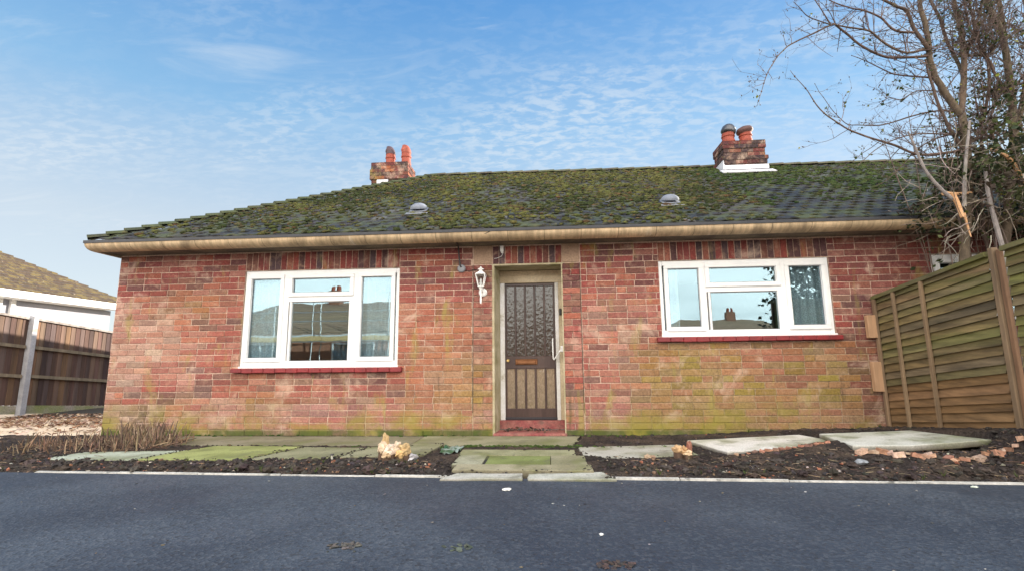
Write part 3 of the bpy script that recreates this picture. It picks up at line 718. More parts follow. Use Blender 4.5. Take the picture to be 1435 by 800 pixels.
# ridge and hip tiles
rt = MB()
def cap_tile(p, q, r0=.115, col=(.06, .055, .05)):
    p, q = Vector(p), Vector(q); dirv = (q - p).normalized(); side = dirv.cross(Vector((0, 0, 1))).normalized(); upv = side.cross(dirv)
    vs = []
    for (c, k, lift) in ((p, 1.04, .006), (q, .96, -.003)):
        for i in range(7):
            a = math.pi * i / 6; vs.append(tuple(c + side * (math.cos(a) * r0 * k) + upv * (math.sin(a) * r0 * k * .62 + lift)))
    n = 7; fs = [(i, i + 1, n + i + 1, n + i) for i in range(6)] + [tuple(range(6, -1, -1))]
    vs += [tuple(Vector(v) * .985 + c * .015) for v, c in zip(vs[:7], [p] * 7)]
    rt.add(vs, fs, col)
x = HX1 - .05
while x < GR:
    q = x + .33; cap_tile((q, RY, ridge_z(q) + .0), (x, RY, ridge_z(x) + .0), .10, jit((.085, .075, .05), .3)); x = q - .004
n = 28
for i in range(n):
    a, b = i / n, (i + 1.15) / n
    A = (lerp(HX0, HX1, a), lerp(EY, RY, a), lerp(EZ, ridge_z(HX1), a) + .022); B = (lerp(HX0, HX1, b), lerp(EY, RY, b), lerp(EZ, ridge_z(HX1), b) + .0)
    cap_tile(A, B, .085, jit((.05, .06, .028), .3))
rt.build('ridge_tiles', M['tile'], ro)
# moss cushions
mo = MB(); N = Vector((0, -.51, .86)); MR = Matrix(((1, 0, 0), (0, .86, -.51), (0, .51, .86)))
cnt = 0
while cnt < 13000:
    k = random.randrange(NC); x = random.uniform(-5.6, 9.5); y = lerp(EY, RY, (k + random.choice([.02, .06, .1, .3, .6]) + random.uniform(0, .12)) / NC)
    if x < hip_x(y): continue
    dens = .68 + .85 * fbm(x, y, 4, .9, 4) + .35 * fbm(x, y, 11, 3.5, 3) + .25 * sstep(EY, RY, y) - .55 * sstep(2.0, 5.0, x) - .25 * (1 - sstep(EY + .1, EY + .9, y))
    if random.random() > dens: continue
    s = random.choice([.012, .014, .016, .018, .022, .026, .036]) * random.uniform(.8, 1.2)
    hue = fbm(x, y, 8, 1.2, 3) + random.uniform(-.35, .35)
    c = mixc((.040, .050, .018), (.105, .104, .034), sstep(-.45, .45, hue + .3 * sstep(1.8, 3.2, y)))
    if random.random() < .22: c = random.choice([(.10, .065, .032), (.08, .08, .07), (.085, .075, .04)])
    if x > 3: c = mixc(c, (.035, .07, .02), .6)
    mo.blob((x, y, slope_z(x, y) + .03), s * 1.5, s * 1.15, s * .5, MR, jit(c, .25), rough=.5); cnt += 1
kind(mo.build('moss', M['moss'], ro, smooth=True), 'stuff')
# domed roof vents
for (x, y) in ((-1.87, .46), (1.79, .50)):
    v = MB(); c = Vector((x, y, slope_z(x, y) + .05)); n = 20; rings = 7; vs = []
    for i in range(rings + 1):
        ph = math.pi / 2 * i / rings
        for j in range(n):
            th = 2 * math.pi * j / n; p = Vector((.128 * math.cos(th) * math.cos(ph), .11 * math.sin(th) * math.cos(ph), .085 * math.sin(ph) + .01))
            if p.y < 0: p.z += -p.y * .18
            vs.append(tuple(c + MR @ p))
    fs = [(i * n + j, i * n + (j + 1) % n, (i + 1) * n + (j + 1) % n, (i + 1) * n + j) for i in range(rings) for j in range(n)]
    v.add(vs, fs)
    v.obox(Matrix.Translation(c - N * .012) @ MR.to_4x4(), .25, .22, .02)
    vo = v.build('vent', M['vent'], ro, smooth=True); vo['label'] = 'domed grey vent above the ' + ('taller window' if x < 0 else 'shorter window')
    u = MB(); u.obox(Matrix.Translation(c + MR @ Vector((0, -.155, -.022))) @ MR.to_4x4(), .32, .08, .008); u.build('flashing', M['grey'], vo)

def chimney(label, x0, x1, y0, y1, zb, rows, pots, flash, palette):
    ch = MB(); core = MB(); o = rows[0][0]
    for (z0, z1, g) in rows:
        a, b, p, q = x0 - g, x1 + g, y0 - g, y1 + g
        core.box(a + .008, b - .008, p + .008, q - .008, z0, z1, (.26, .20, .17))
        k = int(round((z0 - o) / .08)); 
        for side in range(4):
            L = (b - a) if side % 2 == 0 else (q - p); u = -(.11 if k % 2 else 0)
            while u < L:
                s0, s1 = max(u, 0), min(u + .22, L); u += .22
                if s1 - s0 < .03: continue
                c = jit(random.choice(palette), .2); h0, h1 = z0 + .006, z1 - .006; s0 += .005; s1 -= .005; e = .004
                if side == 0: ch.box(a + s0, a + s1, p - e + random.uniform(-.003, .003), p + .05, h0, h1, c)
                elif side == 2: ch.box(a + s0, a + s1, q - .05, q + e, h0, h1, c)
                elif side == 1: ch.box(b - .05, b + e + random.uniform(-.003, .003), p + s0, p + s1, h0 + .0005, h1 - .0005, c)
                else: ch.box(a - e, a + .05, p + s0, p + s1, h0 + .0005, h1 - .0005, c)
    co_ = ch.build('chimney', M['chimney'], house); co_['label'] = label
    core.build('mortar', M['mortar'], co_)
    zt = rows[-1][1]
    fl = MB(); g = rows[-1][2]
    fl.add([(x0 - g, y0 - g, zt), (x1 + g, y0 - g, zt), (x1 + g, y1 + g, zt), (x0 - g, y1 + g, zt), (x0 + .1, y0 + .1, zt + .05), (x1 - .1, y0 + .1, zt + .05), (x1 - .1, y1 - .1, zt + .05), (x0 + .1, y1 - .1, zt + .05)],
           [(4, 5, 6, 7), (0, 1, 5, 4), (1, 2, 6, 5), (2, 3, 7, 6), (3, 0, 4, 7)], (.2, .18, .16))
    fl.build('flaunching', M['concrete'], co_)
    for (px, py, h, r, style) in pots:
        b = MB(); c = (px, py, zt + .02); base = (.27, .055, .032)
        b.lathe([(r * 1.02, 0), (r * 1.05, .05), (r * .97, .07), (r * .93, h * .6), (r * .95, h * .62), (r * 1.06, h * .66), (r * 1.06, h * .76), (r * .96, h * .8), (r * .98, h), (r * .75, h), (r * .7, h - .1)], c, 18, col=base)
        po = b.build('chimney_pot', M['terracotta'], co_, smooth=False)
        t_ = MB(); top = Vector((px, py, c[2] + h))
        if style == 'hood':      # terracotta hood turned to one side
            n = 16; vs = []
            for i in range(7):
                a = R(95) * i / 6
                ctr = top + Vector((-.05 * (1 - math.cos(a)), .012 * (1 - math.cos(a)), .12 * math.sin(a)))
                nrm = Vector((-math.sin(a) * .97, math.sin(a) * .23, math.cos(a))); s1 = nrm.cross(Vector((.23, .97, 0))).normalized(); s2 = nrm.cross(s1)
                rr = r * (1.02 - .02 * i)
                for j in range(n): th = 2 * math.pi * j / n; vs.append(tuple(ctr + s1 * (rr * math.cos(th)) + s2 * (rr * math.sin(th))))
            t_.add(vs, [(i * n + j, i * n + (j + 1) % n, (i + 1) * n + (j + 1) % n, (i + 1) * n + j) for i in range(6) for j in range(n)], (.07, .04, .05) if px < -3.3 else (.26, .06, .036))
            t_.blob(top + Vector((-.02, .0, .085)), r * .95, r * .98, r * .85, None, (.07, .04, .05) if px < -3.3 else (.36, .08, .05), rough=0.0, tpl=ICO2)
            t_.build('hood', M['terracotta'], po, smooth=True)
        elif style == 'cowl':    # dark round metal cowl
            A = Matrix.Rotation(R(14), 3, 'Y')
            t_.lathe([(r * .6, -.01), (r * .95, .015), (r * 1.16, .03), (r * 1.18, .06), (r * 1.05, .13), (r * .7, .18), (r * .2, .20)], top, 18, A); t_.build('cowl', M['cowl'], po, smooth=True)
        else:                    # flared, tilted cap
            A = Matrix.Rotation(R(-9), 3, 'Y')
            t_.lathe([(r * .9, -.03), (r * 1.02, .0), (r * 1.3, .025), (r * 1.32, .06), (r * 1.15, .10), (r * .6, .13), (r * .2, .135)], top, 18, A, col=(.10, .05, .045)); t_.build('cap', M['terracotta'], po, smooth=True)
    if flash:
        b = MB(); b.box(x0 - .035, x1 + .035, y0 - .03, y0 - .005, flash[0], flash[1]); b.obox(Matrix.Translation(((x0 + x1) / 2, y0 - .10, slope_z(x0, y0 - .10) + .05)) @ MR.to_4x4(), x1 - x0 + .2, .2, .016)
        b.box(x0 - .03, x0 - .005, y0 - .02, y0 + .4, flash[0], flash[1] + .12); b.build('flashing', M['lead'], co_)
    return co_
RED = [(.14, .04, .038), (.10, .035, .038), (.055, .035, .04), (.18, .065, .045), (.075, .045, .042)]
rows = []; z = 4.3
for i, gg in enumerate([0, 0, 0, 0, .018, .036, .0, .0, .018, .018]): rows.append((z, z + .078, gg)); z += .078
chimney('brick chimney with dark round metal cowl on one of its two pots', 3.43, 4.20, 2.72, 3.22, 4.3, rows, [(3.60, 2.88, .20, .118, 'cowl'), (3.93, 2.88, .20, .118, 'cap')], (4.50, 4.585), RED)
rows = []; z = 4.02
for i in range(16): rows.append((z, z + .079, 0 if i < 11 else (.03 if i < 14 else .012))); z += .079
cc = chimney('brick chimney with two hooded terracotta pots rising behind the hip of the roof', -3.78, -2.99, 3.52, 4.12, 4.0, rows, [(-3.46, 3.80, .27, .108, 'hood'), (-3.10, 3.80, .29, .108, 'hood')], None, RED + [(.30, .10, .05)])
b = MB(); b.box(-3.65, -3.40, 3.49, 3.512, 4.62, 4.88); b.build('flashing', M['lead'], cc)

# ------------------------------------------------------------------ small things on the front wall
L = thing('wall_lantern', 'white carriage style lantern on a short bracket left of the door', 'lantern', (-.856, 0, 1.7))
cx_, cy_ = -.866, -.105
b = MB(); b.lathe([(.056, 0), (.056, .010), (.046, .018), (.020, .026)], (-.850, -.006, 1.858), 20, AY)
b.tube([(-.853, -.02, 1.858), (-.862, -.09, 1.872), (cx_, cy_, 1.885)], .013, 8); b.lathe([(.011, 0), (.014, .03), (.012, .15), (.022, .19), (.034, .215), (.036, .228)], (cx_, cy_, 1.700), 12)
b.build('bracket', M['white'], L, smooth=False)
b = MB(); zb, zt, wb, wt = 1.928, 2.082, .032, .062
b.bbox(cx_ - wb - .006, cx_ + wb + .006, cy_ - wb - .006, cy_ + wb + .006, zb - .012, zb, .003)
cor = [(-1, -1), (1, -1), (1, 1), (-1, 1)]
for (sx, sy) in cor: b.tube([(cx_ + sx * wb, cy_ + sy * wb, zb), (cx_ + sx * wt, cy_ + sy * wt, zt)], .0065, 6)
for i in range(4):
    (a, c), (e, f) = cor[i], cor[(i + 1) % 4]
    b.tube([(cx_ + a * wt, cy_ + c * wt, zt), (cx_ + e * wt, cy_ + f * wt, zt)], .007, 6)
b.build('cage', M['white'], L)
b = MB(); vs = [(cx_ + s * (wt + .008), cy_ + u * (wt + .008), zt) for (s, u) in cor] + [(cx_ + s * .026, cy_ + u * .026, zt + .038) for (s, u) in cor]
b.add(vs, [(4, 5, 6, 7), (3, 2, 1, 0)] + [(i, (i + 1) % 4, 4 + (i + 1) % 4, 4 + i) for i in range(4)])
b.lathe([(.024, .036), (.026, .060), (.046, .066), (.040, .074), (.016, .088), (.008, .098), (.003, .108)], (cx_, cy_, zt), 14); b.build('cap', M['white'], L)
b = MB()
for i in range(4):
    (a, c), (e, f) = cor[i], cor[(i + 1) % 4]; k = .97
    b.add([(cx_ + a * wb * k, cy_ + c * wb * k, zb), (cx_ + e * wb * k, cy_ + f * wb * k, zb), (cx_ + e * wt * k, cy_ + f * wt * k, zt), (cx_ + a * wt * k, cy_ + c * wt * k, zt)], [(0, 1, 2, 3)])
b.build('pane', M['lampglass'], L)
b = MB(); b.lathe([(.018, 0), (.018, .045), (.012, .05), (.016, .075), (.012, .095), (.003, .102)], (cx_, cy_, zb), 12); b.build('bulb', M['white'], L)

L = thing('phone_cable', 'black cable looping down from the gutter to a grey disc on the brickwork', 'cable', (-1.15, 0, 2.1))
b = MB(); b.tube([(-1.16, -.30, 2.478), (-1.172, -.08, 2.47), (-1.178, -.03, 2.43), (-1.170, -.03, 2.33), (-1.155, -.035, 2.22), (-1.140, -.05, 2.20)], .010, 8)
b.tube([(-1.10, -.012, 2.17), (-1.04, -.010, 2.145), (-.99, -.014, 2.165), (-.92, -.012, 2.16)], .004, 6); b.build('cable', M['black'], L)
b = MB(); b.lathe([(.052, 0), (.055, .012), (.040, .026), (.012, .030)], (-1.140, -.004, 2.185), 16, AY); b.build('junction_disc', M['grey'], L)
b = MB(); b.tube([(-1.105, -.30, 2.478), (-.95, -.40, 2.50), (-.75, -.447, 2.545), (-.70, -.456, 2.568)], .005, 6); b.build('wire', M['black'], L)

b = MB(); b.bbox(-.617, -.568, -.035, -.003, 2.405, 2.48, .004); b.lathe([(.010, 0), (.020, .028)], (-.592, -.018, 2.378), 8); b.tube([(-.57, -.008, 2.40), (-.60, -.008, 2.34), (-.66, -.008, 2.315), (-.70, -.01, 2.31)], .003, 5)
tag(b.build('door_sensor', M['white']), 'small white sensor box over the door lintel', 'sensor')
b = MB(); b.bbox(.160, .192, .348, .371, 1.575, 1.665, .005); b.lathe([(.008, 0), (.008, .004)], (.176, .348, 1.60), 12, AY)
tag(b.build('doorbell', M['black']), 'slim black doorbell on the right side of the door frame', 'doorbell')
L = thing('grab_rail', 'white bent grab rail beside the door', 'grab rail', (.15, .3, 1.0))
b = MB(); b.tube([(.065, .36, 1.26), (.062, .33, 1.23), (.062, .32, 1.10), (.064, .32, .985), (.074, .32, .968), (.10, .30, 1.0), (.150, .27, 1.075), (.175, .25, 1.10)], .0095, 8); b.build('rail', M['white'], L, smooth=True)
b = MB(); b.bbox(.165, .206, .20, .30, 1.07, 1.15, .006); b.build('plate', M['white'], L)

# net curtains hanging inside
def curtain(x0, x1, z0, z1, label, y=.115):
    b = MB(); n = int((x1 - x0) / .012); vs = []
    for i in range(n + 1):
        x = lerp(x0, x1, i / n); o = .014 * math.sin(x * 62) + .008 * math.sin(x * 27 + 1)
        for j in range(5): vs.append((x + .003 * math.sin(j * 2 + x * 9), y + o * (1 - .15 * j / 4), lerp(z1, z0, j / 4)))
    b.add(vs, [(i * 5 + j, i * 5 + j + 1, (i + 1) * 5 + j + 1, (i + 1) * 5 + j) for i in range(n) for j in range(4)])
    tag(b.build('net_curtain', M['net'], smooth=True), label, 'net curtain', 'net curtains behind the windows')
curtain(-4.14, -3.60, .92, 2.17, 'patterned net curtain behind the left side pane of the taller window')
curtain(-2.58, -2.04, .92, 2.17, 'patterned net curtain behind the right side pane of the taller window')
curtain(1.52, 1.72, 1.27, 2.17, 'narrow white net curtain edge in the left pane of the shorter window')
curtain(3.03, 3.56, 1.27, 2.17, 'patterned net curtain behind the right pane of the shorter window')

# ------------------------------------------------------------------ paving slabs
GREEN, PALE, OLIVE, GREY, WHITE = (.30, .33, .12), (.40, .44, .36), (.25, .25, .155), (.42, .41, .37), (.66, .64, .61)
def slab(poly, zb, zt, col, label, group='stone paving slabs in front of the bungalow', name='paving_slab'):
    # break the outline with small chips
    P = []
    for i, p in enumerate(poly):
        q = poly[(i + 1) % len(poly)]; P.append(p); n = 4
        for k in range(1, n):
            v = [lerp(p[j], q[j], k / n) for j in range(len(p))]
            v[0] += random.uniform(-.008, .008); v[1] += random.uniform(-.008, .008); P.append(tuple(v))
    b = MB(); b.prism(P, zb, zt, col, b=.007); return tag(b.build(name, M['slab']), label, 'paving slab', group)
slab([(-5.07, -1.66), (-5.0, -1.30), (-3.94, -1.17), (-4.07, -1.70)], -.03, .036, PALE, 'pale grey green slab at the left end of the row, next to the cut back shrub')
slab([(-4.04, -1.69), (-3.92, -1.19), (-3.79, -.90), (-2.75, -.93), (-2.99, -1.67)], -.03, .040, GREEN, 'bright lime green algae covered slab')
slab([(-2.96, -1.66), (-2.73, -.93), (-2.01, -.98), (-2.09, -1.53)], -.03, .036, OLIVE, 'dull olive slab right of the bright green slab')
slab([(-2.06, -1.54), (-1.98, -.98), (-1.19, -.76), (-1.25, -1.40)], -.03, .044, (.27, .265, .17), 'olive slab behind the pale ochre stump')
slab([(-5.45, -.06), (-5.40, -.80), (-1.6, -.82), (-1.6, -.06)], -.04, .020, (.22, .20, .14), 'long brown concrete strip along the foot of the wall', name='concrete_apron')
slab([(-1.59, -.06), (-1.59, -.80), (.27, -.80), (.40, -.06)], -.04, .024, (.26, .25, .165), 'concrete strip under the red front step', name='concrete_apron')
slab([(.30, -.86), (1.42, -.70), (1.45, -1.30), (.66, -1.48), (.32, -1.34)], -.03, .030, GREY, 'grey slab between the door path and the raised slabs')
slab([(1.51, -.66, .070), (1.69, -1.37, .072), (2.91, -1.25, .130), (2.76, -.55, .115)], .042, 0, WHITE, 'large pale slab with a thick dirty edge left of the other raised slab', 'raised slabs by the fence')
slab([(2.83, -.83, .165), (3.68, -.93, .212), (3.83, -1.68, .236), (3.45, -1.74, .220), (3.12, -1.76, .200), (2.69, -1.64, .176)], .050, 0, (.60, .60, .55), 'large pale slab propped on broken bricks by the fence', 'raised slabs by the fence')
slab([(3.86, -1.98, .20), (4.02, -1.97, .205), (4.02, -1.80, .21), (3.90, -1.80, .205)], .03, 0, (.46, .47, .50), 'small pale slab corner at the foot of the fence', 'raised slabs by the fence')
# path slab with a drain channel
D = thing('drain_slab', 'wide cracked door path slab with a mossy drain gully let into it', 'paving slab', (-.3, -1.55, 0), 'stone paving slabs in front of the bungalow')
b = MB()
def bit(x0, x1, y0, y1, zt, col): b.prism([(x0, y0), (x1, y0), (x1, y1), (x0, y1)], -.04, zt, col, b=.006)
bit(-.93, .25, -1.36, -1.06, .034, (.30, .30, .185)); bit(-.90, -.625, -1.80, -1.365, .034, (.33, .33, .24)); bit(.0, .33, -1.80, -1.365, .034, (.30, .285, .19)); bit(-.85, .36, -2.04, -1.805, .036, (.34, .31, .21))
b.build('slab', M['slab'], D)
b = MB(); b.box(-.60, -.005, -1.795, -1.37, -.04, .027, (.20, .24, .08)); b.build('gully', M['slab'], D)
b = MB(); b.box(-.623, -.603, -1.795, -1.37, -.04, .024, (.03, .03, .03)); b.build('slot', M['slab'], D)
slab([(-.90, -2.285), (-.23, -2.265), (-.235, -2.075), (-.80, -2.08)], -.03, .018, (.47, .46, .42), 'pale kerb slab at the road edge, left of its pair', 'kerb slabs at the end of the door path', 'kerb_slab')
slab([(-.185, -2.265), (.52, -2.265), (.44, -2.0), (-.19, -2.10)], -.03, .018, (.47, .47, .42), 'pale kerb slab at the road edge, right of its pair', 'kerb slabs at the end of the door path', 'kerb_slab')

# moss and weeds in the joints
b = MB()
for i in range(420):
    x = random.uniform(-.95, .35) if i < 260 else random.choice([random.uniform(-2.4, -1.1), random.uniform(.4, 1.4), random.uniform(-5.2, -3)]); y = (-.83 if i < 260 else random.choice([-.86, -.03])) + random.gauss(0, .035)
    s = random.uniform(.008, .024); b.blob((x, y, .022), s * 1.3, s, s * .8, None, jit((.05, .085, .018), .35), rough=.5)
kind(b.build('joint_moss', M['moss'], smooth=True), 'stuff')

# ------------------------------------------------------------------ soil surface: crumbs, chips, stones
b = MB()
for i in range(5200):
    x = random.uniform(-6.8, 4.0); e = edge_y(x)
    if random.random() < .72: y = random.uniform(e + .02, e + .62)
    else: y = random.uniform(e + .02, -.05)
    if -1.0 < x < .42 and y > -2.3 : continue
    r = random.random(); s = random.choice([.006, .008, .01, .014, .02]) * random.uniform(.7, 1.3)
    if r < .80: c = jit((.045, .038, .036), .45)
    elif r < .90: c = jit((.16, .11, .075), .4); s *= .8
    elif r < .96: c = jit((.34, .30, .26), .35); s *= .6
    else: c = jit((.30, .13, .08), .3); s *= .8
    b.blob((x, y, soil_full(x, y, (y - e + .01) / (-.05 - e)) + s * .2), s * random.uniform(.9, 1.6), s, s * random.uniform(.5, .9), Matrix.Rotation(random.random() * 6, 3, 'Z'), c, rough=.45)
for i in range(150):      # clods
    x = random.uniform(-6.5, 4.0); e = edge_y(x); y = random.uniform(e + .04, e + .5)
    if -1.05 < x < .6: continue
    s = random.uniform(.018, .042); b.blob((x, y, soil_full(x, y, .5) + s * .15), s * 1.3, s, s * .7, Matrix.Rotation(random.random() * 6, 3, 'Z'), jit((.060, .048, .042), .35), rough=.6, tpl=ICO2)
for P, top in SLABS[:6] + SLABS[8:]:      # soil kicked onto the slab edges
    for i in range(60):
        k = random.randrange(len(P)); u = random.random(); q = P[(k + 1) % len(P)]; x = lerp(P[k][0], q[0], u) + random.gauss(0, .03); y = lerp(P[k][1], q[1], u) + random.gauss(0, .03)
        if y > -.1 or y < -2.24: continue
        s = random.uniform(.004, .011); b.blob((x, y, top + s * .3), s * 1.4, s, s * .7, None, jit((.05, .042, .036), .4), rough=.5)
kind(b.build('soil_crumbs', M['crumb']), 'stuff')
b = MB()
for i in range(46):       # little weeds
    x = random.uniform(-6.3, 3.9); e = edge_y(x); y = random.choice([random.uniform(e + .03, e + .12), random.uniform(-.2, -.06) if x > .5 else e + .4])
    if -1.0 < x < .55: continue
    for k in range(random.randrange(4, 10)):
        a = random.random() * 6.28; l = random.uniform(.02, .06); z = soil_full(x, y, .5)
        b.add([(x - .003, y, z), (x + .003, y, z), (x + math.cos(a) * l * .7, y + math.sin(a) * l * .7, z + l)], [(0, 1, 2)], jit((.07, .10, .025), .35))
kind(b.build('weeds', M['green']), 'stuff')
b = MB()
for i in range(420):     # twigs and straws lying on the bed
    x = random.uniform(.6, 4.0) if random.random() < .7 else random.uniform(-6.5, -1); e = edge_y(x); y = random.uniform(e + .05, e + .75); a = random.random() * 6.28; l = random.uniform(.02, .09)
    z = soil_full(x, y, .5) + .012
    b.tube([(x, y, z), (x + math.cos(a) * l / 2, y + math.sin(a) * l / 2, z + random.uniform(0, .012)), (x + math.cos(a) * l, y + math.sin(a) * l, z + random.uniform(-.004, .01))], [.0022, .002, .0012], 4, jit(random.choice([(.16, .10, .07), (.30, .22, .14), (.09, .06, .05)]), .3))
kind(b.build('twig_litter', M['bark']), 'stuff')
b = MB()
for i in range(120):
    x = random.uniform(-5.5, 4.5); y = random.uniform(-4.2, edge_y(x) - .03); s = random.choice([.003, .004, .005, .007])
    b.blob((x, y, .002), s * 1.5, s, s * .5, Matrix.Rotation(random.random() * 6, 3, 'Z'), jit(random.choice([(.20, .19, .17), (.16, .13, .09), (.05, .05, .05), (.26, .26, .25)]), .3), rough=.4)
kind(b.build('road_grit', M['crumb']), 'stuff')
def stone(x, y, z, sx, sy, sz, col, name, label, cat, rough=.3, group=None, m='stone', tpl=None):
    b = MB(); b.blob((x, y, z + sz * .6), sx, sy, sz, Matrix.Rotation(random.random() * 6, 3, 'Z'), col, rough=rough, tpl=tpl or ICO2); return tag(b.build(name, M[m]), label, cat, group)
stone(-.33, -2.56, 0, .034, .018, .012, (.75, .74, .70), 'pebble', 'small white pebble on the asphalt in front of the door path', 'pebble')
stone(.27, -3.47, 0, .014, .010, .006, (.70, .70, .68), 'pebble', 'tiny white chip low on the asphalt right of the middle', 'pebble')
stone(3.10, -2.36, 0, .026, .012, .008, (.60, .66, .56), 'pebble', 'pale greenish chip on the asphalt by the right hand kerb', 'pebble')
stone(2.58, -1.93, .08, .06, .035, .022, (.26, .28, .31), 'pebble', 'flat blue grey stone in the soil below the raised slabs', 'stone')
stone(-1.36, -1.57, .03, .09, .055, .035, (.52, .50, .52), 'rubble_lump', 'white plaster lump on rusty rubble at the end of the slab row', 'rubble', .5)
def scatter_debris(x, y, r, label, cols, n):
    b = MB()
    for i in range(n):
        a = random.random() * 6.28; q = r * math.sqrt(random.random()); s = random.uniform(.006, .018)
        M4 = Matrix.Translation((x + math.cos(a) * q * 1.5, y + math.sin(a) * q * .8, .004)) @ Matrix.Rotation(random.random() * 6, 4, 'Z') @ Matrix.Rotation(random.uniform(-.4, .4), 4, 'X')
        b.obox(M4, s * 2, s, .003, jit(random.choice(cols), .3), j=.002)
    return tag(b.build('leaf_fragment', M['leaf']), label, 'leaf litter')
scatter_debris(-1.09, -3.70, .06, 'crumbled pale brown leaf pressed into the asphalt', [(.13, .12, .105), (.10, .09, .08)], 40)
scatter_debris(-.49, -3.70, .05, 'flattened dull green leaf on the asphalt', [(.09, .11, .08)], 14)
scatter_debris(.30, -3.88, .06, 'crumbled dark reddish leaf on the asphalt', [(.09, .06, .05), (.05, .04, .04)], 40)

# ochre stump of a cut shrub, and two smaller ones
def stump(parts, label, loc):
    o = thing('cut_stump', label, 'stump', loc)
    bk = MB(); ct = MB()
    for (dx, dy, h, r, col) in parts:
        x, y, z = loc[0] + dx, loc[1] + dy, loc[2]
        bk.lathe([(r * .8, -.02), (r * .85, h * .25), (r * .8, h * .45)], (x, y, z), 9, col=(.10, .06, .04))
        ct.blob((x, y, z + h * .68), r * 1.05, r * .9, h * .36, Matrix.Rotation(random.random() * 6, 3, 'Z'), col, rough=.34, tpl=ICO3)
    bk.build('bark', M['bark'], o); ct.build('cut_face', M['stone'], o, smooth=False)
OC = (.46, .32, .16)
stump([(-.11, .0, .17, .05, (.60, .46, .32)), (-.09, .03, .235, .034, OC), (-.03, -.01, .15, .06, (.62, .50, .40)), (.03, .02, .165, .045, (.58, .46, .34)), (.11, .0, .155, .058, OC), (.075, -.03, .10, .05, (.54, .36, .16)), (-.06, -.05, .09, .045, (.50, .36, .22))],
      'knobbly pale ochre stump of a cut shrub in the soil left of the door path', (-1.50, -1.60, .02))
stump([(-.06, 0, .11, .05, (.50, .32, .17)), (.0, .02, .10, .045, (.45, .27, .13)), (.05, 0, .15, .028, (.30, .13, .09)), (.02, -.03, .07, .04, (.55, .40, .25))], 'small reddish brown stump in the soil right of the grey slab', (1.27, -1.44, .03))
stump([(0, 0, .06, .035, (.42, .30, .20)), (.05, .01, .05, .03, (.34, .22, .15))], 'tiny brown stub in the soil right of the door path', (.90, -1.56, .02))
# green plastic scrap
b = MB(); n = 10; vs = []
for j in range(n + 1):
    for i in range(n + 1):
        x = -1.14 + .20 * i / n; y = -1.28 + .40 * j / n; vs.append((x + .03 * nz(x, y, 2, 14), y + .03 * nz(x, y, 9, 12), .030 + .035 * abs(nz(x, y, 1, 11)) + .03 * nz(x, y, 4, 26)))
b.add(vs, [(j * (n + 1) + i, j * (n + 1) + i + 1, (j + 1) * (n + 1) + i + 1, (j + 1) * (n + 1) + i) for j in range(n) for i in range(n)], (.12, .24, .17))
for k, v in enumerate(b.v): b.c[k] = mixc((.03, .11, .06), (.30, .38, .36), sstep(.0, .3, nz(v[0], v[1], 7, 9)))
tag(b.build('plastic_scrap', M['plastic'], smooth=True), 'crumpled green and white plastic scrap beside the door path', 'scrap')
b = MB(); b.tube([(-2.11, -1.60, .0), (-2.11, -1.60, .07)], .009, 6, (.6, .58, .52)); b.lathe([(.010, 0), (.022, .004), (.018, .014), (.004, .018)], (-2.11, -1.60, .068), 8, col=(.03, .03, .03))
tag(b.build('peg', M['plastic']), 'small white peg with a dark cap in front of the slab row', 'peg')

# broken bricks propping the raised slab
k = 0
def brickbit(x, y, z, s, label, c):
    b = MB(); M4 = Matrix.Translation((x, y, z)) @ Matrix.Rotation(random.uniform(-.7, .7), 4, 'Z') @ Matrix.Rotation(random.uniform(-.35, .35), 4, 'X') @ Matrix.Rotation(random.uniform(-.3, .3), 4, 'Y')
    b.obox(M4, s * random.uniform(1.1, 1.7), s, s * random.uniform(.55, .8), c, j=s * .13)
    return tag(b.build('broken_brick', M['rubble']), label, 'brick piece', 'broken brick pieces along the raised slabs')
for i in range(15):
    t_ = i / 14; x = lerp(1.75, 2.62, t_); y = lerp(-1.41, -1.36, t_) - random.uniform(.0, .05)
    brickbit(x, y, soil_full(x, y, .5) + .004, random.uniform(.022, .042), 'flat broken brick piece wedged along the edge of the left raised slab', jit(random.choice([(.36, .17, .11), (.42, .26, .18), (.26, .15, .11)]), .25))
for i in range(26):
    t_ = i / 25; x = lerp(2.70, 3.90, t_) + random.uniform(-.03, .03); y = lerp(-1.70, -1.84, min(1, t_ * 2.2)) - random.uniform(.0, .07)
    brickbit(x, y, soil_full(x, y, .5) + .012, random.uniform(.028, .058), 'chunky broken brick piece under the edge of the right raised slab', jit(random.choice([(.40, .21, .12), (.46, .29, .19), (.30, .15, .10), (.50, .36, .26)]), .25))
b = MB(); b.tube([(3.92, -1.98, .21), (3.90, -2.08, .16)], .006, 5, (.5, .45, .42)); b.tube([(3.89, -1.97, .21), (3.95, -1.99, .22)], .007, 5, (.5, .45, .42)); tag(b.build('bent_nail', M['stone']), 'pale bent nail stuck in the soil at the foot of the fence', 'nail')

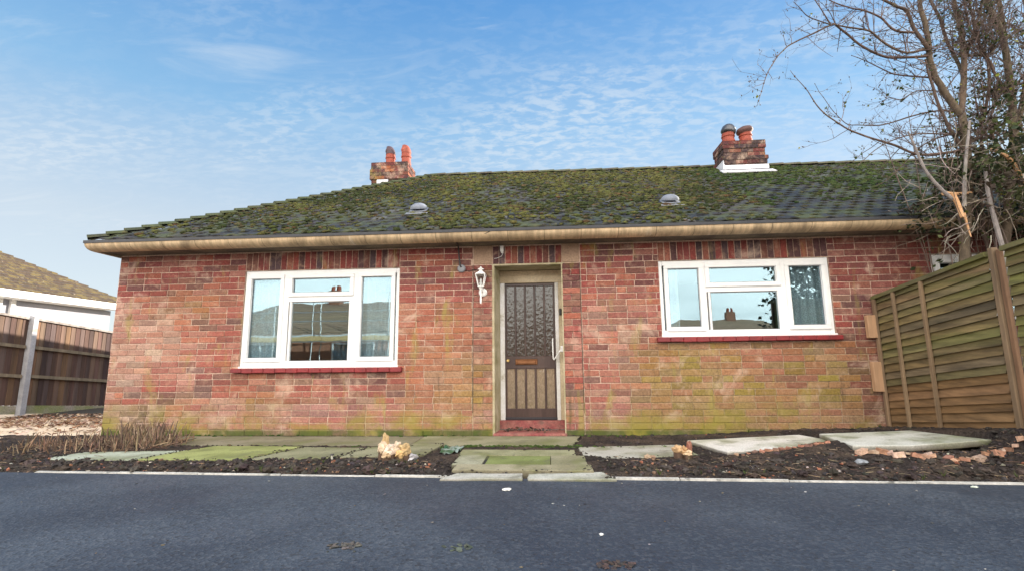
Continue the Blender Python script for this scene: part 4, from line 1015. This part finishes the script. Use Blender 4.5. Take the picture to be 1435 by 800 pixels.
# cut back dead shrub by the left corner
D = thing('cut_back_shrub', 'dry brown stubble of a cut back shrub at the left corner of the house', 'shrub', (-5.1, -.8, 0))
b = MB(); b2 = MB()
for i in range(900):
    u = random.random()
    x = random.gauss(-4.85, .22) if u < .42 else random.uniform(-6.1, -4.4); y = random.gauss(-.72, .14) if u < .42 else random.gauss(-.95 , .22) 
    if y < -1.45: continue
    h = random.uniform(.08, .29) if u < .42 else random.uniform(.04, .20)
    a = random.random() * 6.28; l = random.uniform(.02, .5) * h
    if random.random() < .35: l = h * random.uniform(.8, 1.6); h *= .35
    c = jit(random.choice([(.17, .10, .065), (.24, .15, .095), (.09, .055, .04), (.30, .22, .15), (.12, .08, .065)]), .3); r = random.uniform(.003, .008)
    (b if u < .42 else b2).tube([(x, y, .01), (x + math.cos(a) * l * .5, y + math.sin(a) * l * .5, h * .55), (x + math.cos(a) * l + random.uniform(-.02, .02), y + math.sin(a) * l, h)], [r, r * .85, r * .55], 5, c)
b.build('stems', M['bark'], D); b2.build('cut_twigs', M['bark'], D)
# dry leaves on the drive and in the porch
def leaf(b, x, y, z, s, c, tilt=.5):
    M4 = Matrix.Translation((x, y, z)) @ Matrix.Rotation(random.random() * 6.28, 4, 'Z') @ Matrix.Rotation(random.uniform(-tilt, tilt), 4, 'X') @ Matrix.Rotation(random.uniform(-tilt, tilt), 4, 'Y')
    P = [(-1, 0, 0), (-.4, -.45, .12), (.4, -.4, .1), (1, 0, .05), (.4, .4, .1), (-.4, .45, .12), (0, 0, -.06)]
    b.add([tuple(M4 @ (Vector(p) * s)) for p in P], [(6, 0, 1), (6, 1, 2), (6, 2, 3), (6, 3, 4), (6, 4, 5), (6, 5, 0)], c)
b = MB()
for i in range(2400):
    x = random.uniform(-9.9, -6.1); y = random.uniform(.75, 2.6) if random.random() < .9 else random.uniform(-.1, 1.2)
    leaf(b, x, y, .03 + random.uniform(0, .02), random.uniform(.02, .05), jit(random.choice([(.30, .16, .09), (.42, .28, .18), (.16, .08, .05), (.55, .42, .32)]), .3))
kind(b.build('leaf_litter', M['leaf']), 'stuff')
b = MB()
for i in range(70):
    x = random.uniform(-.63, -.12) if random.random() < .8 else random.uniform(-.2, .15); y = random.uniform(.12, .30) if x < -.2 else random.uniform(.02, .25)
    leaf(b, x, y, .056 + random.uniform(0, .03), random.uniform(.016, .034), jit(random.choice([(.07, .05, .04), (.12, .08, .05), (.04, .03, .03)]), .3), .8)
kind(b.build('porch_leaves', M['leaf']), 'stuff')

# ------------------------------------------------------------------ fence on the right (lap panels)
FX = 4.06
def lap_panel(name, label, ya, yb, za, zb, ha, hb, nb, green, battens, caps, group):
    """ya nearer the wall, yb nearer the road; z = foot, h = top"""
    o = thing(name, label, 'fence', (FX, ya, za), group)
    b = MB()
    for i in range(nb):
        t0, t1 = i / nb, (i + 1.22) / nb
        n = 8; vs = []
        w0 = random.uniform(-.006, .006)
        for k in range(n + 1):
            y = lerp(ya, yb, k / n); f = lerp(za, zb, k / n); tp = lerp(ha, hb, k / n)
            wv = .006 * nz(y, i, 3, 2.3) + w0
            zl = lerp(f, tp, t0) + wv; zu = min(lerp(f, tp, t1), tp)
            vs += [(FX - .008, y, zl), (FX + .018, y, zu)]
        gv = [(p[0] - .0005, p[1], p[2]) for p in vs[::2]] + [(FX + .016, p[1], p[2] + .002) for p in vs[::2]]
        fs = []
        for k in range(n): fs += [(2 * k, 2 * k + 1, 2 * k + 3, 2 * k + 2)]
        b.add(gv, [(n + 1 + k, k, k + 1, n + 2 + k) for k in range(n)], (.020, .016, .012))  # near-black lip undersides: lap shadow lines painted into the colour
        u = (i + .5) / nb
        c = mixc((.150, .092, .048), (.140, .105, .070), .5 + .5 * math.sin(i * 2.1)); c = mixc(c, (.15, .145, .035), green * (.55 + .3 * math.sin(i * 1.3 + 1)))
        if u < .30: c = mixc(c, (.22, .105, .045), .6)
        b.add(vs, fs, jit(c, .18))
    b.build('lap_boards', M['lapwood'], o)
    for (y, wd, y2) in battens:
        k = (y - ya) / (yb - ya); f = lerp(za, zb, k); tp = lerp(ha, hb, k)
        q = MB(); q.bbox(FX - .034, FX - .005, y - wd / 2, y + wd / 2, f - .02, tp - .005, .004, jit((.21, .145, .085), .12)); q.build('batten', M['postwood'], o)
    if caps:
        q = MB(); 
        q.add([(FX - .036, ya, ha - .03), (FX + .03, ya, ha - .03), (FX + .03, ya, ha + .018), (FX - .036, ya, ha + .012), (FX - .036, yb, hb - .03), (FX + .03, yb, hb - .03), (FX + .03, yb, hb + .018), (FX - .036, yb, hb + .012)],
              [(0, 1, 2, 3), (7, 6, 5, 4), (0, 3, 7, 4), (3, 2, 6, 7), (2, 1, 5, 6), (1, 0, 4, 5)], (.12, .095, .055)); q.build('top_rail', M['lapwood'], o)
    return o
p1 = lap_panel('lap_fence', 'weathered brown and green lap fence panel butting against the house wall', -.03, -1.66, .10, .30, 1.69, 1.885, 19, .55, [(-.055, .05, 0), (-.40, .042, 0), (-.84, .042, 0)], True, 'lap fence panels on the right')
q = MB(); q.bbox(FX - .024, FX + .03, -1.735, -1.685, .12, 1.925, .005, (.20, .135, .08)); q.bbox(FX - .006, FX + .03, -1.785, -1.745, .12, 1.90, .005, (.22, .12, .065))
tag(q.build('fence_post', M['postwood']), 'square brown timber fence post between the two lap panels', 'fence post')
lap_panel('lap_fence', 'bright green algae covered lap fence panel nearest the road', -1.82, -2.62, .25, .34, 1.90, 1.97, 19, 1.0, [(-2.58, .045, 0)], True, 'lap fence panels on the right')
for (z0, z1, x0, x1, lb) in ((1.19, 1.67, 3.93, 4.03, 'raw timber block fixed to the wall at the top of the fence'), (.545, .90, 3.93, 4.03, 'raw timber block fixed to the wall halfway down the fence')):
    b = MB(); b.bbox(x0, x1, -.075, -.010, z0, z1 - .2 * (z0 > 1), .005); tag(b.build('timber_block', M['freshwood']), lb, 'timber block', 'timber blocks on the wall')
b = MB(); b.bbox(4.035, 4.058, -.05, -.008, .1, 1.62, .004, (.20, .10, .085)); tag(b.build('wall_batten', M['postwood']), 'thin reddish batten on the wall behind the fence end', 'batten')

# ------------------------------------------------------------------ left fence (close board, concrete posts)
def cb_panel(y0, y1, label):
    o = thing('close_board_fence', label, 'fence', (-10, y0, 0), 'close board fence panels on the left')
    zf = lambda y: -(y - 2.3) * .088
    b = MB(); y = y0 + .05; i = 0
    while y < y1 - .06:
        wd = .105; c = jit(random.choice([(.095, .055, .042), (.14, .088, .064), (.075, .045, .04), (.18, .10, .058), (.11, .075, .065)]), .2); f = zf(y)
        b.add([(-9.985 + .006, y, f + .22), (-9.985 - .004, y + wd + .015, f + .22), (-9.985 - .004, y + wd + .015, f + 1.84), (-9.985 + .006, y, f + 1.84), (-9.999, y, f + .22), (-9.999, y, f + 1.84), (-9.999, y + wd + .015, f + .22), (-9.999, y + wd + .015, f + 1.84)],
              [(0, 3, 2, 1), (0, 4, 5, 3), (1, 2, 7, 6), (4, 6, 7, 5)], c)
        y += wd
    b.build('boards', M['boardwood'], o)
    def beam(name, dz0, dz1, x0, x1, m, col):
        q = MB(); a, e = zf(y0), zf(y1)
        q.add([(x0, y0 + .045, a + dz0), (x1, y0 + .045, a + dz0), (x1, y0 + .045, a + dz1), (x0, y0 + .045, a + dz1), (x0, y1 - .045, e + dz0), (x1, y1 - .045, e + dz0), (x1, y1 - .045, e + dz1), (x0, y1 - .045, e + dz1)],
              [(0, 1, 2, 3), (7, 6, 5, 4), (0, 3, 7, 4), (3, 2, 6, 7), (2, 1, 5, 6), (1, 0, 4, 5)], col); q.build(name, M[m], o)
    beam('gravel_board', .07, .225, -10.03, -9.972, 'gravelboard', (.3, .28, .2)); beam('rail', .74, .80, -9.976, -9.93, 'boardwood', (.20, .16, .11)); beam('rail', 1.29, 1.35, -9.976, -9.93, 'boardwood', (.20, .16, .11))
    beam('cap', 1.845, 1.885, -10.04, -9.94, 'boardwood', (.26, .23, .21))
cb_panel(.45, 2.30, 'dark close board fence panel left of the grey concrete post')
cb_panel(2.36, 4.25, 'brown close board fence panel between the grey post and the house corner')
cb_panel(4.31, 6.2, 'close board fence panel hidden beyond the house corner')
for y, lb in ((2.33, 'leaning grey concrete fence post in front of the white glazed wall'),):
    b = MB(); zf = -(y - 2.3) * .088
    b.add([(-10.03 + .02, y - .05, zf - .1), (-9.92 + .02, y - .05, zf - .1), (-9.92 + .02, y + .05, zf - .1), (-10.03 + .02, y + .05, zf - .1), (-10.04 + .06, y - .045, zf + 1.93), (-9.94 + .06, y - .045, zf + 1.90), (-9.94 + .06, y + .045, zf + 1.90), (-10.04 + .06, y + .045, zf + 1.93)],
          [(0, 3, 2, 1), (4, 5, 6, 7), (0, 1, 5, 4), (1, 2, 6, 5), (2, 3, 7, 6), (3, 0, 4, 7)]); tag(b.build('fence_post', M['concretepost']), lb, 'fence post')

# ------------------------------------------------------------------ neighbouring bungalow on the left
N_ = thing('neighbour_bungalow', 'low bungalow with brown mossy roof and white glazed side wall beyond the left fence', 'bungalow', (-16, 3, 0))
def simple_roof(b, x0, x1, y0, y1, z, h, ins, col, nrows=14):
    """hipped roof with stepped tile rows; ridge along the longer side"""
    lx, ly = x1 - x0, y1 - y0
    for i in range(nrows):
        t0, t1 = i / nrows, (i + 1) / nrows; k = min(lx, ly) / 2
        def rc(t_, dz):
            e = k * t_; return [(x0 + e, y0 + e, z + h * t_ + dz), (x1 - e, y0 + e, z + h * t_ + dz), (x1 - e, y1 - e, z + h * t_ + dz), (x0 + e, y1 - e, z + h * t_ + dz)]
        A = rc(t0, .03); B_ = rc(t1, 0); C_ = rc(t0, 0)
        b.add(A + B_ + C_, [(0, 1, 5, 4), (1, 2, 6, 5), (2, 3, 7, 6), (3, 0, 4, 7), (8, 9, 1, 0), (9, 10, 2, 1), (10, 11, 3, 2), (11, 8, 0, 3)], jit(col, .12))
b = MB(); b.box(-21, -13.35, -1.2, 7.5, -.6, 2.60); b.build('wall', M['palewall'], N_)
b = MB(); simple_roof(b, -21.6, -12.9, -1.8, 7.9, 2.80, 2.55, 0, (.060, .040, .026), 26); b.build('roof', M['oldroof'], N_)
b = MB(); b.bbox(-12.98, -12.90, -1.8, 7.88, 2.61, 2.79, .006); b.bbox(-13.34, -12.99, -1.7, 7.3, 2.60, 2.63, .004); b.bbox(-21.6, -12.99, 7.30, 7.38, 2.61, 2.79, .006); b.build('fascia', M['white'], N_)
b = MB(); b.box(-13.345, -13.32, 4.75, 7.45, .8, 2.56); b.build('glazed_panel', M['palewall'], N_)
b = MB()
for y in (4.36, 4.66): b.bbox(-13.345, -13.27, y, y + .11, .5, 2.60, .005)
b.bbox(-13.345, -13.28, 3.2, 4.36, 2.50, 2.60, .004); b.build('white_post', M['white'], N_)
b = MB(); b.box(-13.345, -13.33, 3.3, 4.34, 1.2, 2.48); f_ = b.build('window', M['pvc'], N_)
b = MB(); b.box(-13.328, -13.322, 3.95, 4.28, 1.3, 2.35); b.build('pane', M['glass'], f_)

# ------------------------------------------------------------------ trees at the right
def spline(P, n=4):
    P = [Vector(p) for p in P]; out_ = []
    for i in range(len(P) - 1):
        p0, p1, p2, p3 = P[max(i - 1, 0)], P[i], P[i + 1], P[min(i + 2, len(P) - 1)]
        for k in range(n):
            t_ = k / n; out_.append(.5 * ((2 * p1) + (p2 - p0) * t_ + (2 * p0 - 5 * p1 + 4 * p2 - p3) * t_ ** 2 + (3 * p1 - p0 - 3 * p2 + p3) * t_ ** 3))
    out_.append(P[-1]); return out_
TREE1=[
 ("trunk",0.085,0.060,[(4.40,-0.70,0.10),(4.50,-0.70,1.1),(4.62,-0.70,1.93),(4.78,-0.70,2.71),(4.84,-0.70,3.22),(4.86,-0.70,3.74)]),
 ("trunk",0.055,0.030,[(4.86,-0.70,3.70),(4.67,-0.71,4.10),(4.59,-0.73,4.37),(4.59,-0.74,4.54),(4.57,-0.76,4.81),(4.54,-0.77,5.04),(4.53,-0.79,5.42),(4.53,-0.80,5.75)]),
 ("trunk",0.050,0.030,[(4.86,-0.70,3.74),(4.98,-0.67,4.21),(5.05,-0.64,4.60),(5.09,-0.61,4.97),(5.09,-0.58,5.31),(5.14,-0.55,5.83)]),
 ("limb",0.030,0.014,[(4.56,-0.78,4.52),(4.47,-0.81,4.61),(4.37,-0.84,4.77),(4.29,-0.87,4.98),(4.16,-0.89,5.03),(4.00,-0.92,5.11),(3.84,-0.95,5.24)]),
 ("limb",0.018,0.006,[(4.33,-0.88,4.69),(4.10,-0.92,4.70),(3.95,-0.95,4.85),(3.76,-0.99,4.92),(3.57,-1.03,4.94),(3.36,-1.06,5.01),(3.22,-1.10,5.07)]),
 ("limb",0.020,0.003,[(4.53,-0.78,4.44),(4.22,-0.82,4.41),(3.95,-0.87,4.41),(3.70,-0.91,4.55),(3.45,-0.95,4.78),(3.36,-1.00,4.76),(3.13,-1.04,4.64),(2.90,-1.08,4.52),(2.75,-1.13,4.41),(2.60,-1.17,4.25),(2.48,-1.21,4.05),(2.39,-1.26,3.86),(2.31,-1.30,3.67)]),
 ("limb",0.010,0.004,[(3.35,-1.00,4.77),(3.25,-1.05,4.87),(3.16,-1.10,4.98),(3.12,-1.10,5.10)]),
 ("limb",0.009,0.003,[(3.34,-1.01,4.76),(3.06,-1.10,4.80),(2.93,-1.17,4.87),(2.85,-1.20,4.93)]),
 ("limb",0.018,0.010,[(4.55,-0.76,4.56),(4.23,-0.85,4.45),(4.01,-0.89,4.55),(3.85,-0.94,4.65),(3.75,-0.99,4.67),(3.53,-1.00,4.72),(3.40,-1.00,4.76)]),
 ("limb",0.014,0.004,[(4.62,-0.72,4.20),(4.29,-0.69,4.27),(4.17,-0.62,4.36),(3.96,-0.56,4.57),(3.86,-0.50,4.68)]),
 ("limb",0.026,0.018,[(5.00,-0.64,4.25),(5.02,-0.58,4.42),(4.96,-0.56,4.75),(4.92,-0.54,5.14),(4.87,-0.52,5.38),(4.86,-0.50,5.70)]),
 ("limb",0.024,0.003,[(4.84,-0.70,3.35),(4.74,-0.72,3.28),(4.31,-0.75,3.24),(4.03,-0.78,3.35),(3.74,-0.80,3.45),(3.46,-0.83,3.58),(3.21,-0.85,3.80),(3.05,-0.88,4.05),(2.90,-0.90,4.28)]),
 ("limb",0.014,0.003,[(4.82,-0.70,3.77),(4.63,-0.66,3.81),(4.37,-0.61,3.78),(4.07,-0.57,3.71),(3.83,-0.53,3.74),(3.70,-0.49,3.79),(3.57,-0.44,4.03),(3.44,-0.40,4.38)]),
 ("limb",0.025,0.012,[(4.84,-0.70,3.26),(4.67,-0.72,3.60),(4.55,-0.75,4.06),(4.51,-0.78,4.22),(4.48,-0.80,4.38)]),
 ("limb",0.012,0.003,[(4.80,-0.72,3.46),(4.38,-0.80,3.47),(4.07,-0.85,3.42),(3.79,-0.90,3.30),(3.57,-0.95,3.14),(3.43,-1.00,3.02)]),
 ("limb",0.012,0.003,[(4.82,-0.72,3.50),(4.52,-0.72,3.44),(4.28,-0.69,3.29),(4.14,-0.66,3.13),(3.97,-0.63,2.98),(3.86,-0.60,2.93)]),
 ("limb",0.010,0.003,[(4.72,-0.71,4.02),(4.44,-0.67,4.07),(4.26,-0.65,3.98),(4.14,-0.63,4.02),(4.01,-0.60,3.93)]),
 ("limb",0.030,0.012,[(5.01,-0.65,4.40),(5.25,-0.57,4.82),(5.45,-0.48,5.17),(5.65,-0.40,5.62)])]
TREE2=[
 ("trunk",0.080,0.060,[(5.0,-.55,.1),(5.15,-0.55,1.74),(5.31,-0.55,2.57),(5.49,-0.55,3.26),(5.58,-0.55,3.97)]),
 ("trunk",0.060,0.030,[(5.58,-0.55,3.97),(5.59,-0.56,4.42),(5.57,-0.57,4.86),(5.48,-0.58,5.15),(5.43,-0.59,5.28),(5.37,-0.60,5.67)]),
 ("trunk",0.040,0.030,[(5.59,-0.56,4.55),(5.68,-0.50,4.96),(5.73,-0.45,5.37),(5.79,-0.40,5.82)]),
 ("trunk",0.050,0.030,[(5.51,-0.55,3.43),(5.80,-0.50,4.14),(5.98,-0.45,4.77),(6.09,-0.40,5.39),(6.16,-0.35,5.83)]),
 ("limb",0.025,0.012,[(5.18,-.54,1.9),(5.06,-0.50,2.34),(5.18,-0.54,3.52),(5.23,-0.59,3.84),(5.30,-0.63,4.22),(5.25,-0.67,4.52),(5.15,-0.71,4.72),(5.11,-0.76,5.07),(5.10,-0.80,5.42)]),
 ("limb",0.020,0.010,[(5.45,-.55,3.1),(5.20,-0.64,3.55),(5.30,-0.62,3.85),(5.42,-0.60,4.02),(5.71,-0.55,4.17),(5.94,-0.50,4.31)]),
 ("limb",0.018,0.006,[(5.57,-0.57,4.75),(5.26,-0.67,4.47),(5.00,-0.73,4.63),(4.89,-0.80,4.86)]),
 ("limb",0.022,0.010,[(5.56,-0.56,3.80),(5.34,-0.65,4.29),(5.19,-0.70,4.62),(5.06,-0.75,4.80),(5.01,-0.80,5.14)])]
def leafq(b, p, s, c, droop=0.0):
    a = random.random() * 6.28; el = random.uniform(-.9, .9); d = Vector((math.cos(a) * math.cos(el), math.sin(a) * math.cos(el), math.sin(el) - droop)).normalized()
    w_ = d.cross(Vector((random.uniform(-1, 1), random.uniform(-1, 1), random.uniform(-1, 1)))).normalized(); n_ = d.cross(w_)
    p = Vector(p)
    b.add([tuple(p), tuple(p + d * s * .45 + w_ * s * .36 + n_ * s * .08), tuple(p + d * s), tuple(p + d * s * .45 - w_ * s * .36 + n_ * s * .08)], [(0, 1, 2), (0, 2, 3)], c)
def bare_tree(data, label, loc, ntw, nleaf):
    o = thing('bare_tree', label, 'tree', loc, 'bare trees behind the right fence')
    tr = MB(); lb = MB(); tw = MB(); lf = MB(); nodes = []
    for (kd, r0, r1, P) in data:
        S_ = spline(P, 5); n = len(S_)
        S_ = [p + Vector((nz(p.x, p.z, 1, 6), nz(p.y, p.z, 2, 6), 0)) * .012 for p in S_]
        rr = [lerp(r0, r1, i / (n - 1)) * (.66 if kd == 'trunk' else .8) for i in range(n)]; c = (.105, .076, .052) if kd == 'trunk' else (.095, .062, .048)
        (tr if kd == 'trunk' else lb).tube(S_, rr, 10 if kd == 'trunk' else 7, jit(c, .15), wob=.07)
        for i in range(1, n): nodes.append((S_[i], (S_[i] - S_[i - 1]).normalized(), rr[i]))
        for p in S_[2::3]:                    # knots and buds
            if kd == 'limb': lb.blob(p, rr[0] * .55, rr[0] * .55, rr[0] * .7, None, jit(c, .2))
    def twig(p, d, l, r, lev):
        n = 5; pts = [p]; dd = d.copy()
        for i in range(n):
            dd = (dd + Vector((random.uniform(-.28, .28), random.uniform(-.28, .28), random.uniform(-.2, .26)))).normalized(); pts.append(pts[-1] + dd * l / n)
        tw.tube(pts, [lerp(r, r * .35, i / n) for i in range(n + 1)], 4, jit((.12, .085, .075), .25), cap=False)
        for q in pts[1:]:
            if lev < 2 and random.random() < .5:
                a = Vector((random.uniform(-1, 1), random.uniform(-1, 1), random.uniform(-.6, 1))); twig(q, (dd * .6 + a * .8).normalized(), l * random.uniform(.3, .6), r * .55, lev + 1)
            elif random.random() < .07: tw.blob(q, .006, .006, .009, None, (.09, .06, .05))
            if random.random() < nleaf * .30 * (1.4 if q.z < 4.2 else .5):
                for _ in range(random.choice([1, 1, 2, 3])):
                    leafq(lf, q + Vector((random.uniform(-.03, .03), random.uniform(-.03, .03), random.uniform(-.03, .03))), random.uniform(.025, .055), jit(random.choice([(.035, .055, .02), (.05, .07, .02), (.02, .035, .015), (.16, .17, .03)]), .3))
    for i in range(ntw):
        p, d, r = random.choice(nodes)
        if p.z < 2.3 or (p.x < 4.0 and random.random() < .55): continue
        a = Vector((random.uniform(-1, 1), random.uniform(-.7, .7), random.uniform(-.5, 1))).normalized()
        twig(p, (d * .35 + a).normalized(), random.uniform(.12, .62) * (1.0 if r > .008 else .6), min(.006, r * .40 + .0012), 0)
    for i in range(int(700 + 900 * nleaf)):       # ivy clinging to the stems
        p, d, r = random.choice(nodes)
        if r < .018 or p.z > 4.6 or nz(p.x, p.z, 5, 2.2) < -.15: continue
        q = p + Vector((random.uniform(-1, 1), random.uniform(-1, .6), random.uniform(-1, 1))).normalized() * (r + random.uniform(.0, .07))
        leafq(lf, q, random.uniform(.03, .06), jit(random.choice([(.03, .05, .018), (.045, .065, .02), (.02, .03, .012), (.12, .13, .03)]), .3))
    tr.build('trunk', M['bark'], o, smooth=True); lb.build('branches', M['bark'], o, smooth=True); tw.build('twigs', M['bark'], o); lf.build('leaves', M['green'], o)
random.seed(11)
bare_tree(TREE1, 'bare tree with long arching branches reaching left over the roof', (4.4, -.7, .1), 420, .03)
bare_tree(TREE2, 'bare ivy clad tree at the right edge, behind the mossy fence', (5.0, -.55, .1), 520, .20)
# evergreen tangle
E_ = thing('evergreen_bush', 'dark evergreen bush with dead twigs between the fence and the end of the roof', 'bush', (5.2, -.5, .1))
b = MB(); st = MB(); clumps = []
for i in range(330):
    x = 4.35 + 2.2 * random.random() ** 1.25; top = lerp(2.75, 3.75, sstep(4.35, 5.2, x)) + random.uniform(-.25, .25); z = random.uniform(1.6, top)
    y = random.uniform(-1.15, -.2)
    if x < 4.5 and z > 2.9: continue
    if x < 5.6 and z < 2.55: continue
    clumps.append((x, y, z))
for (x, y, z) in clumps:
    a = Vector((random.uniform(-1, .4), random.uniform(-1, .3), random.uniform(-.7, .4))).normalized(); l = random.uniform(.2, .45)
    c0 = random.choice([(.030, .042, .018), (.045, .058, .022), (.022, .030, .016), (.060, .070, .028), (.055, .042, .03)])
    P = [Vector((x, y, z)) + a * l * k / 5 + Vector((0, 0, -.03 * k * k / 6)) for k in range(6)]
    st.tube(P, [.006, .005, .004, .003, .003, .002], 4, jit((.13, .095, .075), .3), cap=False)
    for k in range(36):
        q = P[random.randrange(6)] + Vector((random.gauss(0, .06), random.gauss(0, .06), random.gauss(0, .05))); leafq(b, q, random.uniform(.03, .075), jit(c0, .35), .35)
for i in range(44):
    x = random.uniform(4.6, 6.2); y = random.uniform(-.8, -.2); st.tube(spline([(x + random.uniform(-.2, .2), y, .2), (x, y, 1.6), (x + random.uniform(-.3, .2), y + random.uniform(-.2, .2), random.uniform(2.6, 4.6))], 4), [lerp(.013, .004, k / 8) for k in range(9)], 6, jit((.15, .11, .09), .3))
for i in range(190):      # pale dead twigs hanging out to the left
    x = random.uniform(4.0, 5.6); z = random.uniform(2.2, 3.3); y = random.uniform(-1.1, -.5); a = Vector((random.uniform(-1, .2), random.uniform(-.5, .3), random.uniform(-.8, .5))).normalized(); l = random.uniform(.15, .6)
    P = [Vector((x + .3, y, z))]
    for k in range(5): a = (a + Vector((random.uniform(-.3, .3), random.uniform(-.3, .3), random.uniform(-.3, .25)))).normalized(); P.append(P[-1] + a * l / 5)
    st.tube(P, [.005, .0045, .004, .0035, .003, .002], 4, jit(random.choice([(.20, .16, .13), (.30, .26, .22), (.13, .09, .07)]), .25), cap=False)
b.build('foliage', M['green'], E_); st.build('stems', M['bark'], E_)
tn = MB(); dd = MB()
for (r0, r1, P) in ((.022, .014, [(4.29, -1.00, 2.69), (4.49, -.90, 2.71), (4.74, -.80, 2.75)]), (.026, .018, [(4.38, -1.0, 2.68), (4.40, -1.03, 2.53), (4.40, -1.05, 2.40)]), (.014, .005, [(4.55, -.90, 2.49), (4.55, -.92, 2.32), (4.54, -.95, 2.21)]), (.014, .028, [(4.93, -.90, 3.21), (5.11, -.87, 3.13), (5.23, -.83, 2.99), (5.28, -.80, 2.80)])):
    S_ = spline(P, 3); tn.tube(S_, [lerp(r0, r1, i / (len(S_) - 1)) for i in range(len(S_))], 6, wob=.08)
tn.build('torn_branch', M['torn'], E_)
for (r0, r1, P) in ((.020, .008, [(4.37, -1.0, 2.62), (4.21, -1.05, 2.75), (4.06, -1.10, 2.93), (3.95, -1.15, 3.18), (3.87, -1.20, 3.32)]), (.020, .012, [(4.52, -.95, 2.55), (4.57, -.95, 2.87), (4.65, -.95, 3.24), (4.72, -.95, 3.53)]), (.024, .018, [(4.90, -.90, 1.8), (4.88, -.90, 2.06), (4.84, -.90, 2.48), (4.83, -.90, 2.76), (4.84, -.90, 3.01)])):
    S_ = spline(P, 4); dd.tube(S_, [lerp(r0, r1, i / (len(S_) - 1)) for i in range(len(S_))], 7, (.26, .23, .22), wob=.12)
dd.build('dead_branch', M['bark'], E_)

# ------------------------------------------------------------------ the far side of the street (seen in the window glass)
def far_bungalow(label, x0, x1, y, z_eave, wins, chim, dep=7.5, h=2.3):
    o = thing('bungalow_opposite', label, 'bungalow', ((x0 + x1) / 2, y, 0), 'bungalows across the street')
    b = MB(); b.box(x0, x1, y - dep, y, 0, z_eave); b.build('wall', M['plainbrick'], o)
    b = MB(); simple_roof(b, x0 - .4, x1 + .4, y - dep - .4, y + .4, z_eave, h, 0, (.40, .27, .17), 16); rf = b.build('roof', M['plainroof'], o)
    b = MB(); b.bbox(x0 - .42, x1 + .42, y + .36, y + .44, z_eave - .12, z_eave + .02, .01); b.build('fascia', M['white'], o)
    for (a, c) in wins:
        b = MB(); ring(b, a, c, .9, 2.1, .08, y + .003, y + .06); m_ = (a + c) / 2; b.bbox(m_ - .04, m_ + .04, y + .004, y + .055, .98, 2.02, .004); f = b.build('window', M['pvc'], o)
        b = MB(); b.box(a + .07, c - .07, y + .01, y + .02, .97, 2.03); b.build('pane', M['glass'], f)
    for cx in chim:
        b = MB(); b.box(cx - .4, cx + .4, y - dep / 2 - .3, y - dep / 2 + .3, z_eave + h - .5, z_eave + h + .75); ch = b.build('chimney', M['plainbrick'], o)
        for s in (-.18, .18):
            b = MB(); b.lathe([(.13, 0), (.12, .35)], (cx + s, y - dep / 2, z_eave + h + .75), 12, col=(.4, .1, .05)); b.build('chimney_pot', M['terracotta'], ch)
far_bungalow('scaffolded sunlit bungalow across the street, mirrored in the taller window', -21, -5.5, -20, 2.5, [(-17.5, -15), (-12, -9.6)], [-13.6])
far_bungalow('sunlit bungalow with one chimney farther up the street, mirrored in the shorter window', 9, 24, -38, 2.5, [(12, 14.5), (18, 20.5)], [17.6], h=2.2)
far_bungalow('sunlit orange bungalow straight across the street, mirrored in the door', -4.0, 6.5, -25, 2.5, [(-2.5, -.5), (2.5, 4.5)], [1.5], h=2.1)
SC_ = thing('scaffolding', 'scaffold with yellow boards in front of the bungalow across the street', 'scaffold', (-13, -19, 0))
for i in range(8):
    x = -20.5 + i * 2.05
    for y in (-18.1, -19.2):
        b = MB(); b.tube([(x, y, 0), (x + random.uniform(-.05, .05), y, random.choice([4.2, 3.9, 4.6]))], .03, 8); b.build('pole', M['pole'], SC_)
for z in (2.05, 3.1, 3.6):
    b = MB(); b.tube([(-20.9, -18.07, z), (-5.8, -18.07, z + .05)], .028, 8); b.build('ledger', M['pole'], SC_)
b = MB(); b.tube([(-18.5, -18.04, .2), (-14.4, -18.04, 3.9)], .028, 8); b.build('brace', M['pole'], SC_)
b = MB()
for k in range(5): b.bbox(-20.9, -5.9, -19.15 + k * .22, -18.94 + k * .22, 2.10, 2.14, .004)
b.bbox(-20.9, -5.9, -18.05, -18.01, 2.12, 2.34, .004); b.build('deck', M['deck'], SC_)
b = MB(); b.bbox(-14, 14, -12.2, -12.0, 0, .62, .01); tag(b.build('garden_wall', M['render']), 'low pale garden wall across the street', 'wall')
def conifer(label, x, y, h, r, n, seedv):
    random.seed(seedv); o = thing('evergreen_tree', label, 'tree', (x, y, 0), 'evergreens across the street'); t_ = MB(); t_.tube([(x, y, 0), (x, y, h * .6), (x, y, h * .95)], [.16, .09, .02], 8, (.12, .08, .06)); t_.build('trunk', M['bark'], o)
    f = MB()
    for i in range(n):
        z = h * (.04 + .96 * random.random() ** .8); u = z / h; rr = r * (1 - u) ** .45 * min(1, .5 + u * 4) * (1 + .3 * nz(math.cos(i) * 2, z, seedv, 1.3)); a = random.random() * 6.28; q = rr * random.random() ** .4
        leafq(f, (x + math.cos(a) * q, y + math.sin(a) * q, z), random.uniform(.12, .26), jit(random.choice([(.02, .035, .018), (.03, .05, .02), (.015, .025, .015)]), .3), .2)
    f.build('crown', M['green'], o)
conifer('tall dark evergreen across the street, mirrored in the shorter window', 10.9, -12.6, 8.5, 2.9, 12000, 3)
conifer('dark evergreen beside the tall one across the street', 14.2, -13.0, 7.0, 1.9, 6000, 4)
